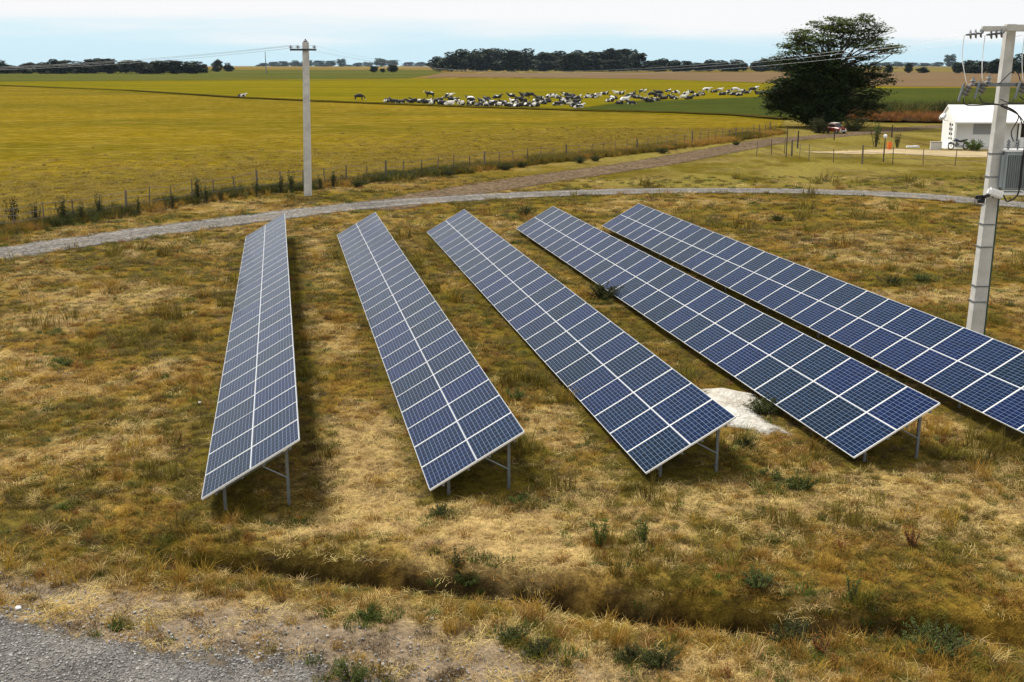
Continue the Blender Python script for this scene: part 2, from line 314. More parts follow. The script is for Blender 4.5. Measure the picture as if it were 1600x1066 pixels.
M['white_sand'] = field_mat('white_sand', ((0.7600, 0.7315, 0.6650), (0.6650, 0.6270, 0.5510), (0.4370, 0.3705, 0.2755)), .9, 2.6, 14, True, .42, bump=1.0, grain=.28)
M['redweed'] = field_mat('red_weed_ground', ((0.0760, 0.0342, 0.0106), (0.1064, 0.0456, 0.0137), (0.1216, 0.0760, 0.0228)), .2, .6, 3, True, 1.0, grain=.4)
M['cells'] = cell_mat()
M['frame'] = simple('white_aluminium', (.80, .80, .79), .38, .15, .08)
M['back'] = simple('white_backsheet', (.62, .63, .64), .6)
M['galv'] = simple('galvanised_steel', (.20, .22, .225), .48, .55, .25, 9)
M['concrete'] = simple('pole_concrete', (.60, .585, .54), .85, 0, .35, 2.2, bump=.3)
M['concrete2'] = simple('slab_concrete', (.62, .59, .52), .85, 0, .2, 2, bump=.2)
M['porcelain'] = simple('grey_porcelain', (.17, .18, .195), .25, 0, .2, coat=.4)
M['dark'] = simple('dark_steel', (.06, .06, .065), .5, .3, .3)
M['black'] = simple('black_rubber', (.012, .012, .013), .55, 0, .2)
M['steelgrey'] = simple('transformer_grey', (.37, .41, .42), .45, .1, .15, 4)
M['wire'] = simple('aluminium_wire', (.26, .265, .27), .4, .4, .1)
M['whitewire'] = simple('pale_lead_wire', (.75, .73, .68), .5, .1, .1)
M['conduit'] = simple('green_conduit', (.015, .06, .038), .5, 0, .2)
M['whitewall'] = simple('white_wall', (.82, .82, .80), .85, 0, .06, 1.5)
M['whiteroof'] = simple('white_roof', (.88, .88, .87), .55, .0, .04, 2)
M['greywin'] = simple('grey_shutter', (.33, .34, .35), .5, 0, .15)
M['glass'] = simple('dark_glass', (.015, .017, .02), .08, 0, .2)
M['wood'] = simple('weathered_wood', (.16, .125, .09), .9, 0, .45, 8, bump=.4, rand=.35)
M['darkwood'] = simple('dark_post_wood', (.06, .045, .032), .9, 0, .4, 8)
M['fwire'] = simple('fence_wire', (.20, .19, .18), .5, .6, .2)
M['bark'] = simple('tree_bark', (.075, .058, .042), .95, 0, .4, 3, bump=.5)
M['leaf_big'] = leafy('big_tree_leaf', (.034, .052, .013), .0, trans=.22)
M['leaf_top'] = leafy('top_tree_leaf', (.070, .105, .022), .0, trans=.25)  # light on the upper crown put into brighter leaf colour
M['leaf_far'] = leafy('grove_leaf', (.017, .027, .007), .22, trans=.12)
M['leaf_hazed'] = leafy('distant_leaf', (.045, .070, .035), .2, trans=.12)  # distance haze painted into the leaf colour, paler and bluer
M['g_straw'] = leafy('straw_blade', (.52, .375, .150), .22)
M['g_gold'] = leafy('gold_blade', (.31, .178, .028), .25)
M['g_pasture'] = leafy('pasture_blade', (0.2592, 0.1764, 0.0130), .25, trans=.35)
M['g_olive'] = leafy('olive_blade', (.142, .110, .013), .28)
M['g_green'] = leafy('green_blade', (.062, .092, .010), .28)
M['g_dark'] = leafy('dead_blade', (0.0720, 0.0446, 0.0173), .3)
M['g_rust'] = leafy('rust_blade', (0.2160, 0.0900, 0.0216), .2)
M['weed'] = leafy('weed_leaf', (0.0684, 0.0972, 0.0144), .25)
M['weed_dk'] = leafy('dark_weed_leaf', (0.0504, 0.0590, 0.0115), .25)
M['weed_blue'] = leafy('sage_weed_leaf', (0.0828, 0.1080, 0.0245), .15)
M['stone'] = simple('pebble', (.30, .285, .265), .85, 0, .3, 8, rand=.45)
M['red'] = simple('red_paint', (.19, .017, .007), .35, 0, .25, 4, coat=.5)
M['shadered'] = simple('shaded_red_paint', (.13, .026, .012), .6, 0, .35, 3)  # duller orange red paints the tree's shade onto the car cabin
M['chrome'] = simple('bright_metal', (.6, .6, .6), .25, .9, .1)
M['orange'] = simple('orange_plastic', (.75, .17, .015), .45, 0, .15)
M['bikeblue'] = simple('motorcycle_paint', (.03, .045, .09), .25, 0, .2, coat=.6)
M['cow'] = cow_mat('black_white_hide', .455); M['cow_w'] = cow_mat('mostly_white_hide', .60); M['cow_b'] = cow_mat('mostly_black_hide', .38)

# ------------------------------------------------------------------ mesh helpers
class MB:
    def __init__(s): s.v = []; s.f = []; s.m = []; s.tone = None
    def add(s, vs, fs, mi=0):
        o = len(s.v); s.v.extend([tuple(map(float, q)) for q in vs]); s.f.extend([tuple(o+i for i in f) for f in fs]); s.m.extend([mi]*len(fs)); return s
    def box(s, c, sz, rot=None, mi=0, bev=0.0):
        hx, hy, hz = sz[0]/2, sz[1]/2, sz[2]/2
        if bev:
            bm = bmesh.new(); bmesh.ops.create_cube(bm, size=1)
            for v in bm.verts: v.co = Vector((v.co.x*sz[0], v.co.y*sz[1], v.co.z*sz[2]))
            bmesh.ops.bevel(bm, geom=bm.edges[:], offset=bev, segments=2, affect='EDGES')
            vs = [v.co.copy() for v in bm.verts]; bm.verts.index_update(); fs = [[v.index for v in f.verts] for f in bm.faces]; bm.free()
        else:
            vs = [Vector((x*hx, y*hy, z*hz)) for x in (-1, 1) for y in (-1, 1) for z in (-1, 1)]
            fs = [(0, 1, 3, 2), (4, 6, 7, 5), (0, 4, 5, 1), (2, 3, 7, 6), (0, 2, 6, 4), (1, 5, 7, 3)]
        Mx = rot if rot is not None else Matrix.Identity(3)
        return s.add([Mx @ v + Vector(c) for v in vs], fs, mi)
    def tube(s, pts, rad, n=6, mi=0, caps=True, square=False):
        pts = [Vector(q) for q in pts]; rad = rad if hasattr(rad, '__len__') else [rad]*len(pts)
        vs = []; fs = []; up = Vector((0, 0, 1)); prev = None
        for i, q in enumerate(pts):
            d = (pts[min(i+1, len(pts)-1)]-pts[max(i-1, 0)])
            d = d.normalized() if d.length > 1e-9 else up
            if prev is None: a = d.cross(Vector((0, 1, 0)) if abs(d.z) > .8 else up).normalized()
            else: a = (prev-d*prev.dot(d)).normalized()
            prev = a; b = d.cross(a)
            for k in range(n):
                an = 2*math.pi*(k+.5 if square else k)/n
                vs.append(q+(a*math.cos(an)+b*math.sin(an))*rad[i])
        for i in range(len(pts)-1):
            for k in range(n):
                fs.append((i*n+k, i*n+(k+1) % n, (i+1)*n+(k+1) % n, (i+1)*n+k))
        if caps: fs.append(tuple(range(n-1, -1, -1))); fs.append(tuple((len(pts)-1)*n+k for k in range(n)))
        return s.add(vs, fs, mi)
    def lathe(s, o, ax, prof, n=12, mi=0):
        """prof: list of (distance along axis, radius)"""
        ax = Vector(ax).normalized(); return s.tube([Vector(o)+ax*p[0] for p in prof], [max(p[1], 1e-4) for p in prof], n, mi)
    def torus(s, c, nrm, Rr, r, n=20, k=8, mi=0):
        nrm = Vector(nrm).normalized(); a = nrm.orthogonal().normalized(); b = nrm.cross(a); vs = []; fs = []
        for i in range(n):
            t = 2*math.pi*i/n; e = a*math.cos(t)+b*math.sin(t)
            for j in range(k):
                q = 2*math.pi*j/k; vs.append(Vector(c)+e*(Rr+r*math.cos(q))+nrm*r*math.sin(q))
        for i in range(n):
            for j in range(k): fs.append((i*k+j, ((i+1) % n)*k+j, ((i+1) % n)*k+(j+1) % k, i*k+(j+1) % k))
        return s.add(vs, fs, mi)
    def mesh(s, name, mats, sm=False):
        me = bpy.data.meshes.new(name); me.from_pydata(s.v, [], s.f)
        for m in (mats if isinstance(mats, (list, tuple)) else [mats]): me.materials.append(m)
        if any(s.m): me.polygons.foreach_set('material_index', s.m)
        if sm: me.polygons.foreach_set('use_smooth', [True]*len(s.f))
        if s.tone is not None:
            a = me.attributes.new('tone', 'FLOAT', 'FACE'); a.data.foreach_set('value', np.asarray(s.tone, np.float32))
        me.update(); return me
    def build(s, name, mats, parent=None, sm=False):
        return link(name, s.mesh(name, mats, sm), parent)
def link(name, me, parent=None):
    o = bpy.data.objects.new(name, me); COL.objects.link(o)
    if parent is not None: o.parent = parent
    return o
def tag(o, label=None, cat=None, group=None, kind=None):
    if label: o['label'] = label
    if cat: o['category'] = cat
    if group: o['group'] = group
    if kind: o['kind'] = kind
    return o
def thing(name, label, cat, loc=(0, 0, 0), rz=0, group=None):
    o = bpy.data.objects.new(name, None); o.empty_display_size = .3; COL.objects.link(o)
    o.location = [float(q) for q in loc]; o.rotation_euler = (0, 0, rz); return tag(o, label, cat, group)
def copy_tree(o, parent=None):
    c = o.copy(); COL.objects.link(c)
    if parent is not None: c.parent = parent
    for ch in list(o.children): copy_tree(ch, c)
    return c
hz = lambda x, y: float(height(np.array([x]), np.array([y]))[0])

# ------------------------------------------------------------------ ground sheet
def axis(lo, hi, dense):
    """dense: list of (start, end, step); grows geometrically outside"""
    a = []
    for s, e, st in dense: a += list(np.arange(s, e-1e-6, st))
    a.append(dense[-1][1]); st = dense[-1][2]; x = a[-1]
    while x < hi: st *= 1.22; x += st; a.append(x)
    st = dense[0][2]; x = a[0]; b = []
    while x > lo: st *= 1.3; x -= st; b.append(x)
    return np.array(b[::-1]+a)
xs = axis(-6000, 6000, [(-44, -13, .40), (-13, 13, .14), (13, 58, .40)])
ys = axis(-60, 6000, [(9, 24, .085), (24, 46, .22), (46, 90, .6)])
GX, GY = np.meshgrid(xs, ys); GZ = height(GX, GY); GZ = np.where((GY > 70) | (np.abs(GX) > 60) | (GY < 4), 0, GZ)
nx, ny = len(xs), len(ys)
me = bpy.data.meshes.new('ground')
idx = np.arange(nx*ny).reshape(ny, nx)
quads = np.stack([idx[:-1, :-1], idx[:-1, 1:], idx[1:, 1:], idx[1:, :-1]], -1).reshape(-1, 4)
me.vertices.add(nx*ny); me.vertices.foreach_set('co', np.stack([GX, GY, GZ], -1).astype(np.float32).ravel())
me.loops.add(quads.size); me.loops.foreach_set('vertex_index', quads.ravel().astype(np.int32))
me.polygons.add(len(quads)); me.polygons.foreach_set('loop_start', np.arange(0, quads.size, 4, dtype=np.int32)); me.polygons.foreach_set('loop_total', np.full(len(quads), 4, np.int32))
me.update(); me.validate()
me.polygons.foreach_set('use_smooth', [True]*len(quads))
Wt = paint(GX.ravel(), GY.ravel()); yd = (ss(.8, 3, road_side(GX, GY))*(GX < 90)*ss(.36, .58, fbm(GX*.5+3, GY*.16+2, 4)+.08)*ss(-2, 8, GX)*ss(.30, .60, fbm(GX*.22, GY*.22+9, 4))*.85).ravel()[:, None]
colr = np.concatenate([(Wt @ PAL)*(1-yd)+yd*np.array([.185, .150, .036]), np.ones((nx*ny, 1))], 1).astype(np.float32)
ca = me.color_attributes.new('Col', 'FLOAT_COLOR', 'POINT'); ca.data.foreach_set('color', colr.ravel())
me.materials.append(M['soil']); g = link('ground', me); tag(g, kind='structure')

def sheet(name, sdf, bbox, res, mat, z, margin, kind='structure', follow=True, dome=None):
    x0, y0, x1, y1 = bbox; ax = np.arange(x0, x1+res, res); ay = np.arange(y0, y1+res, res)
    X, Y = np.meshgrid(ax, ay); S = sdf(X, Y)
    keep = S > -margin; cell = keep[:-1, :-1] | keep[1:, :-1] | keep[:-1, 1:] | keep[1:, 1:]
    id_ = np.arange(X.size).reshape(X.shape)
    q = np.stack([id_[:-1, :-1], id_[:-1, 1:], id_[1:, 1:], id_[1:, :-1]], -1)[cell]
    used, inv = np.unique(q, return_inverse=True); inv = inv.reshape(q.shape)
    Xu, Yu, Su = X.ravel()[used], Y.ravel()[used], S.ravel()[used]
    Z = (height(Xu, Yu) if follow else 0*Xu) + z
    if dome is not None: Z = Z + dome(Xu, Yu, Su)
    m_ = bpy.data.meshes.new(name); m_.from_pydata(np.stack([Xu, Yu, Z], -1).tolist(), [], inv.tolist())
    a = m_.attributes.new('ed', 'FLOAT', 'POINT'); a.data.foreach_set('value', Su.astype(np.float32))
    m_.polygons.foreach_set('use_smooth', [True]*len(inv)); m_.materials.append(mat)
    return tag(link(name, m_), kind=kind)
def sd_poly(pts):
    cl = list(pts)+[pts[0]]
    return lambda X, Y: np.where(poly_inside(X, Y, pts), 1, -1)*poly_dist(X, Y, cl)
def flat(name, pts, z, mat):
    m_ = bpy.data.meshes.new(name); m_.from_pydata([(p[0], p[1], z) for p in pts], [], [tuple(range(len(pts)))]); m_.materials.append(mat)
    if m_.polygons[0].normal.z < 0: m_.flip_normals()
    return tag(link(name, m_), kind='structure')

# fields beyond the fence (each a sheet a little above the one below)
STRIP = G2([(-260, 127), (0, 134), (200, 142), (370, 153), (480, 158), (600, 163), (740, 168), (900, 173), (1050, 177), (1150, 181), (1225, 187)])
gold_poly = FENCE[::-1] + [AT(-900, 500)[:2].tolist()] + [AT(-900, 128)[:2].tolist()] + STRIP
gold_poly = [tuple(p) for p in gold_poly]
sheet('golden_field', sd_poly(gold_poly), (-420, 36, 48, 520), 1.6, M['golden'], .008, 1.8, follow=False)
flat('far_pasture', G2([(-1500, 124.5), (-400, 126), (0, 128), (640, 123.5), (1000, 122), (1600, 120), (2600, 118), (2900, 170), (1600, 186), (1400, 188), (1225, 187.5), (900, 173), (600, 163), (370, 153), (0, 134), (-1500, 120.5)][:15]+[(-1500, 132)]), .05, M['pasture'])
flat('ploughed_field', G2([(660, 123), (700, 120.5), (1000, 123.5), (1230, 131), (1420, 136), (1600, 137), (2600, 137), (2600, 114), (1600, 112.5), (1160, 113.5), (690, 114.5)]), .12, M['plough'])
flat('far_meadow', G2([(-1500, 126), (0, 128), (640, 122.8), (690, 114.3), (690, 109.5), (-1500, 109.5)]), .09, M['meadow'])
sheet('green_crop', sd_poly(G2([(900, 172), (980, 160), (1100, 156), (1200, 152), (1330, 139), (1600, 138), (2300, 137), (2400, 168), (1600, 178), (1400, 183), (1225, 186), (1050, 176.5)])), (8, 140, 320, 430), 3.0, M['crop'], .17, 4.0, follow=False)
sheet('dark_field_strip', lambda X, Y: 1.5-poly_dist(X, Y, STRIP), (-300, 130, 60, 560), 1.0, M['strip'], .24, 1.2, follow=False)
# roads
sheet('gravel_road', lambda X, Y: 1.45-poly_dist(X, Y, ROAD), (-48, 20, 62, 70), .35, M['road'], .035, .9)
sheet('dirt_track', lambda X, Y: 1.9-poly_dist(X, Y, TRACK), (-10, 56, 80, 170), .5, M['track'], .022, 1.4)
sheet('gravel_lot', sd_poly(LOT), (-9, 8, 2, 17.5), .12, M['lot'], .014, 1.1)
sheet('sandy_yard', sd_poly(G2([(1250, 238), (1320, 236), (1400, 233), (1500, 236), (1640, 238), (1640, 247), (1500, 246), (1400, 241), (1320, 241)])), (22, 88, 62, 106), .5, M['sand'], .03, 1.0, follow=False)
sheet('red_weed_patch', sd_poly(G2([(1325, 181), (1400, 178), (1480, 178), (1700, 176), (1700, 190), (1480, 193), (1400, 192), (1330, 190)])), (38, 140, 110, 185), 1.0, M['redweed'], .30, 1.6, follow=False)

# ------------------------------------------------------------------ solar tables
def module_meshes():
    ux, vy, th, fu, fv = MOD_U-.006, MOD_V-.010, .035, .006, .013
    m = MB(); m.add([(fu, fv, .026), (ux-fu, fv, .026), (ux-fu, vy-fv, .026), (fu, vy-fv, .026)], [(0, 1, 2, 3)], 0)
    m.add([(fu, fv, .006), (ux-fu, fv, .006), (ux-fu, vy-fv, .006), (fu, vy-fv, .006)], [(3, 2, 1, 0)], 1)
    me = m.mesh('solar_module', [M['cells'], M['back']]); uvl = me.uv_layers.new(name='UVMap')
    e = .010
    for i, (a, b) in enumerate([(-e, -e), (1+e, -e), (1+e, 1+e), (-e, 1+e)]): uvl.data[i].uv = (a, b)
    f = MB()
    for (c, s) in (((ux/2, fv/2, th/2), (ux, fv, th)), ((ux/2, vy-fv/2, th/2), (ux, fv, th)), ((fu/2, vy/2, th/2), (fu, vy-2*fv, th)), ((ux-fu/2, vy/2, th/2), (fu, vy-2*fv, th))): f.box(c, s)
    return me, f.mesh('frame', M['frame'])
MODM, FRM = module_meshes()
TLAB = ['leftmost solar table, seen nearly edge on with the palest sky reflection', 'second solar table from the left, narrow, with two near posts and a brace', 'middle solar table of the five, its near corner beside the white sand', 'fourth solar table, deep blue, its low edge above the white sand and a dark shrub', 'rightmost solar table, running out of frame in front of the concrete transformer pole']
ct, st_ = math.cos(TILT), math.sin(TILT)
for ti, (cx, cy, cz) in enumerate(CORN):
    T = thing('solar_table', TLAB[ti], 'solar panel table', (cx, cy, 0), -ROW_AZ, 'solar tables in parallel rows')
    dirx = np.array([math.cos(ROW_AZ), -math.sin(ROW_AZ)]); diry = np.array([math.sin(ROW_AZ), math.cos(ROW_AZ)])
    for j in range(NMOD):
        for i in range(2):
            o = link('solar_module', MODM, T); u = i*MOD_U
            o.location = (u*ct, j*MOD_V, cz+u*st_+rnd.uniform(-.002, .002)); o.rotation_euler = (rnd.uniform(-.0022, .0022), -TILT+rnd.uniform(-.003, .003), 0)
            link('frame', FRM, o)
    S = lambda u, v, d=0: Vector((u*ct+d*st_, v, cz+u*st_-d*ct))
    Ltot = NMOD*MOD_V
    rot = Matrix.Rotation(-TILT, 3, 'Y')
    for u in (.25, .78, 1.22, 1.75):
        q = MB(); q.box(S(u, Ltot/2, .033), (.045, Ltot-.06, .06), rot); q.build('purlin', M['galv'], T)
    for k in range(10):
        v = .20+k*(Ltot-.40)/9
        q = MB(); q.box(S(.995, v, .075), (1.5, .04, .03), rot); q.build('rafter', M['galv'], T)
        for u in (.37, 1.65):
            tp = S(u, v+.05, .09); wx = np.array([cx, cy])+dirx*tp.x+diry*tp.y; gz = hz(*wx)-.35
            q = MB()                                             # C-section post
            q.box((tp.x, tp.y, (tp.z+gz)/2), (.055, .006, tp.z-gz)); q.box((tp.x-.026, tp.y+.022, (tp.z+gz)/2), (.005, .038, tp.z-gz)); q.box((tp.x+.026, tp.y+.022, (tp.z+gz)/2), (.005, .038, tp.z-gz))
            q.build('post', M['galv'], T)
            if k == 0: q = MB(); q.box(S(u, v-.02, .052), (.09, .05, .03), rot, bev=.006); q.build('clamp', M['frame'], T)
        tp = S(1.65, v+.05, .09)
        q = MB(); q.tube([S(1.14, v+.03, .11), (tp.x, v+.03, tp.z-.52)], .013, 6); q.build('brace', M['galv'], T)

# ------------------------------------------------------------------ white sand heap beside the fourth table
sp = G2([(1090, 612), (1130, 608), (1175, 618), (1200, 640), (1185, 652), (1215, 668), (1232, 678), (1195, 678), (1160, 668), (1120, 662), (1080, 640)])
o = sheet('sand_heap', sd_poly(sp), (3.5, 19.5, 8.5, 26), .09, M['white_sand'], .03, .3, kind=None, dome=lambda X, Y, S_: .16*np.clip(S_/.55, -.3, 1)*(1+.4*(fbm(X*3, Y*3)-.5)))
tag(o, 'heap of white sand spread between the middle and fourth solar tables', 'sand heap')

# ------------------------------------------------------------------ utility poles, wires, transformer
def shaft(m, base, top, wb, wt, ch=.2):
    """tapered chamfered concrete shaft along base -> top"""
    b, t = Vector(base), Vector(top); ring = []
    for q, w_ in ((b, wb), (t, wt)):
        h = w_/2; c = h*(1-ch)
        ring += [q+Vector((x, y, 0)) for x, y in ((-c, -h), (c, -h), (h, -c), (h, c), (c, h), (-c, h), (-h, c), (-h, -c))]
    fs = [(i, (i+1) % 8, 8+(i+1) % 8, 8+i) for i in range(8)]+[tuple(range(7, -1, -1)), tuple(range(8, 16))]
    return m.add(ring, fs)
def insulator(m, a, d, n=3, r=.075, pitch=.085):
    prof = [(0, .02)]
    for k in range(n): z = .03+k*pitch; prof += [(z, .025), (z+.012, r), (z+.04, r*.8), (z+.05, .03)]
    prof += [(.05+n*pitch, .02)]; return m.lathe(a, d, prof, 10)
def catenary(a, b, sag, n=40):
    a, b = Vector(a), Vector(b); return [a.lerp(b, i/n)-Vector((0, 0, sag*4*(i/n)*(1-i/n))) for i in range(n+1)]
# far pole by the road
LB = AT(481, 306); LT = P3(477.5, 66, LB[1]+.05)
LP_ = thing('utility_pole', 'slim pale concrete power pole beside the gravel road at the left', 'utility pole', LB, 0, None)
lv = lambda p: Vector(p)-Vector(LB)
m = MB(); shaft(m, (0, 0, -.4), lv(LT), .42, .33); m.build('shaft', M['concrete'], LP_)
lz = lv(LT).z-.42; lx = lv(LT).x
m = MB(); m.box((lx-.12, -.17, lz), (1.50, .09, .11), bev=.01); m.build('crossarm', M['dark'], LP_)
m = MB(); m.lathe((lx, 0, lv(LT).z-.02), (0, 0, 1), [(0, .05), (.02, .12), (.10, .12), (.14, .05), (.20, .04)], 10); m.build('pole_cap', M['porcelain'], LP_)
WL = []
for dx in (-.82, -.42, .52):
    m = MB(); insulator(m, (lx+dx, -.17, lz+.06), (0, 0, 1), 2, .13, .07); m.build('insulator', M['porcelain'], LP_)
    WL.append(Vector(LB)+Vector((lx+dx, -.17, lz+.24)))
# transformer pole
PB = AT(1519, 548); PB[2] = hz(PB[0], PB[1]); PT = P3(1579, 38, PB[1]+.1)
TP = thing('transformer_pole', 'thick square concrete pole with two crossarms behind the rightmost solar table', 'utility pole', PB)
pv = lambda x, y, dy=0: Vector(P3(x, y, PB[1]+dy))-Vector(PB)       # a point near the pole, local to it
top = Vector(PT)-Vector(PB)
m = MB(); shaft(m, (0, 0, -.5), top, .37, .23, .12); m.build('shaft', M['concrete'], TP)
axp = lambda z: Vector((top.x*z/top.z, top.y*z/top.z, z))
zt = top.z-.12
m = MB(); c = axp(zt); m.box((c.x+.05, -.19, zt), (1.75, .10, .13), bev=.012); m.box((c.x+.30, -.25, zt+.02), (1.1, .07, .16), bev=.01); m.build('crossarm', M['concrete'], TP)
WR = []
for dx, dl in ((-.80, (-1, .25, -.12)), (-.28, (-1, .25, -.12)), (.72, (-1, .25, -.12))):
    m = MB(); a = Vector((c.x+dx, -.22, zt-.10)); d = Vector(dl).normalized()
    m.tube([a+Vector((0, 0, .08)), a], .02, 6); insulator(m, a, d, 3, .125, .12); m.build('strain_insulator', M['porcelain'], TP); WR.append(Vector(PB)+a+d*.44)
zm = pv(1560, 132).z
c2 = axp(zm); m = MB(); m.box((c2.x-.02, -.28, zm), (1.75, .08, .09), bev=.01); m.build('crossarm', M['galv'], TP)
FUSE = []
for px_, py_ in ((1512, 138), (1537, 134), (1600, 134)):
    f = pv(px_, py_, -.32); t_ = f+Vector((.02, -.05, .06)); b_ = f+Vector((-.13, -.10, -.26))
    m = MB(); dd = (b_-t_); insulator(m, t_, dd, 3, .10, .09); m.build('fuse_cutout', M['porcelain'], TP)
    m = MB(); m.tube([t_+Vector((-.15, -.02, .05)), b_+Vector((-.12, -.02, -.06))], .035, 8); m.build('fuse_tube', M['galv'], TP)
    m = MB(); insulator(m, f+Vector((.10, 0, .04)), (.15, 0, 1), 2, .085, .09); m.build('surge_arrester', M['porcelain'], TP); FUSE.append((t_, b_))
for z_, t in ((pv(1553, 240).z, .47), (pv(1549, 276).z, .47), (pv(1535, 350).z, .48), (pv(1530, 385).z, .48), (pv(1526, 446).z, .49), (pv(1523, 470).z, .49)):
    m = MB(); q = axp(z_); h = .23*1.0+.005+.03*(1-z_/top.z)*0; w_ = .37+(.23-.37)*z_/top.z+.02
    for sx_, sy_, cx_, cy_ in ((w_, .012, 0, -w_/2), (w_, .012, 0, w_/2), (.012, w_, -w_/2, 0), (.012, w_, w_/2, 0)): m.box((q.x+cx_, q.y+cy_, z_), (sx_, sy_, .03))
    m.build('steel_band', M['galv'], TP)
za = pv(1548, 306).z
m = MB(); m.tube([axp(-.3)+Vector((.225, -.10, 0)), axp(za)+Vector((.175, -.10, 0))], .035, 8); m.build('conduit', M['conduit'], TP)
m = MB(); q = axp(za)
m.box((q.x-.02, -.30, za+.10), (.42, .16, .20), Matrix.Rotation(.3, 3, 'Y'), bev=.04); m.build('cable_wrap', M['whitewall'], TP)
m = MB()
for k in range(7): m.box((q.x-.38+rnd.uniform(-.1, .22), -.30+rnd.uniform(-.05, .05), za-.02+rnd.uniform(-.10, .08)), (.16, .10, .07), Euler((0, rnd.uniform(-.6, .6), rnd.uniform(-.5, .5))).to_matrix(), bev=.012)
m.build('cable_clamp', M['black'], TP)
m = MB()
for k in range(3):
    a = q+Vector((-.34, -.32, -.02)); pts = [a+Vector((-.12*math.sin(t)-.05*k, -.02*k, -.14*(1-math.cos(t))+.06)) for t in np.linspace(0, 2*math.pi, 16)]; m.tube(pts, .008, 5)
m.build('cable_loop', M['black'], TP)
for (t_, b_), wr in zip(FUSE, WR):                     # leads from the line down to each fuse
    e = wr-Vector(PB); m = MB(); m.tube(smooth([e, e+Vector((-.02, -.03, -.5)), (e+t_)/2+Vector((-.08, -.05, -.2)), t_+Vector((-.10, -.03, .10)), t_], 6), .010, 5); m.build('lead_wire', M['whitewire'], TP)
tr0 = pv(1580, 236)                                   # transformer top-left front
TRX = pv(1562, 236).x; tz1 = pv(1580, 236).z; tz0 = pv(1580, 300).z
for (t_, b_), ex in zip(FUSE, (.1, .4, .55)):          # black cables sagging from the fuses to the transformer
    e = Vector((TRX+ex+.1, -.30, tz1+.26)); mid1 = Vector((c2.x-.28, -.52, zm-.50)); mid2 = Vector((c2.x+.24, -.42, zm-.75))
    m = MB(); m.tube(smooth([b_, b_+Vector((.12, -.06, -.16)), mid1, mid2, e+Vector((-.08, 0, .25)), e], 7), .014, 6); m.build('cable', M['black'], TP)
m = MB(); m.tube(smooth([Vector((c2.x-.3, -.36, zm+.02)), Vector((c2.x+.02, -.42, zm+.34)), Vector((c2.x+.22, -.36, zm+.05)), Vector((c2.x+.05, -.36, zm-.42)), Vector((c2.x-.24, -.38, zm-.36))], 8), .012, 6); m.build('cable', M['black'], TP)
e0 = q+Vector((-.1, -.34, .0)); e1 = Vector((TRX+.45, -.36, tz0+.6))
m = MB(); m.tube(smooth([e0, e0+Vector((.25, -.03, .06)), Vector((TRX+.16, -.4, za-.10)), Vector((TRX+.40, -.40, za+.06)), e1+Vector((0, -.02, -.3)), e1, e1+Vector((.02, 0, .55)), e1+Vector((.03, .05, .72))], 7), .020, 6); m.build('cable', M['black'], TP)
# the transformer hangs beside the pole
tw, tdp = .78, .56; TH = tz1-tz0
TX = thing('transformer', 'grey ribbed oil transformer hung on the right side of the square concrete pole', 'transformer', Vector(PB)+Vector((TRX+tw/2+.02, -.05, tz0)))
m = MB(); m.box((0, 0, TH/2+.03), (tw-.12, tdp-.14, TH-.06), bev=.02); m.build('tank', M['steelgrey'], TX)
m = MB()
for k in range(13): m.box((-tw/2+.06+k*(tw-.12)/12, -tdp/2+.035, TH*.52), (.014, .11, TH*.80), bev=.004)
m.box((0, -tdp/2+.035, TH*.52+TH*.405), (tw-.10, .10, .012)); m.box((0, -tdp/2+.035, TH*.52-TH*.405), (tw-.10, .10, .012)); m.build('cooling_fins', M['steelgrey'], TX)
m = MB()
for k in range(8): m.box((-tw/2+.015, -tdp/2+.12+k*(tdp-.22)/7, TH*.52), (.10, .014, TH*.78), bev=.004)
m.build('cooling_fins', M['steelgrey'], TX)
m = MB(); m.box((0, 0, TH+.02), (tw-.02, tdp-.02, .05), bev=.01); m.build('lid', M['frame'], TX)
m = MB(); m.box((0, -.02, -.02), (tw-.04, tdp-.08, .07), bev=.01); m.build('base_skirt', M['whitewall'], TX)
for k in range(3): m = MB(); insulator(m, (-.24+k*.24, -.05, TH+.04), (0, 0, 1), 3, .05, .07); m.build('bushing', M['porcelain'], TX)
m = MB(); m.box((-tw/2-.04, .05, TH*.72), (.20, .10, .10)); m.box((-tw/2-.04, .05, TH*.25), (.20, .10, .10)); m.build('bracket', M['galv'], TX)
# power lines: three to the left pole, three on to the next pole out of frame
for k, (a, b) in enumerate(zip(WL, WR)):
    m = MB(); m.tube(catenary(a, b, 1.16+.06*k, 60), .0032, 5); o = m.build('power_line', M['wire']); tag(o, 'thin pale power line sagging from the left pole to the transformer pole', 'power line', 'power lines between the two poles')
NB = np.array(LB)+np.array([-52, 6, 0])
C2 = copy_tree(LP_); C2.location = [float(v) for v in NB]; C2['label'] = 'pale concrete power pole beyond the left edge, carrying the wires onward'
for k, a in enumerate(WL):
    m = MB(); m.tube(catenary(a, a+Vector((-52, 6, 0)), 1.35+.06*k, 40), .008, 5); o = m.build('power_line', M['wire']); tag(o, 'thin pale power line running left from the slim left pole over the golden field', 'power line', 'power lines to the left')

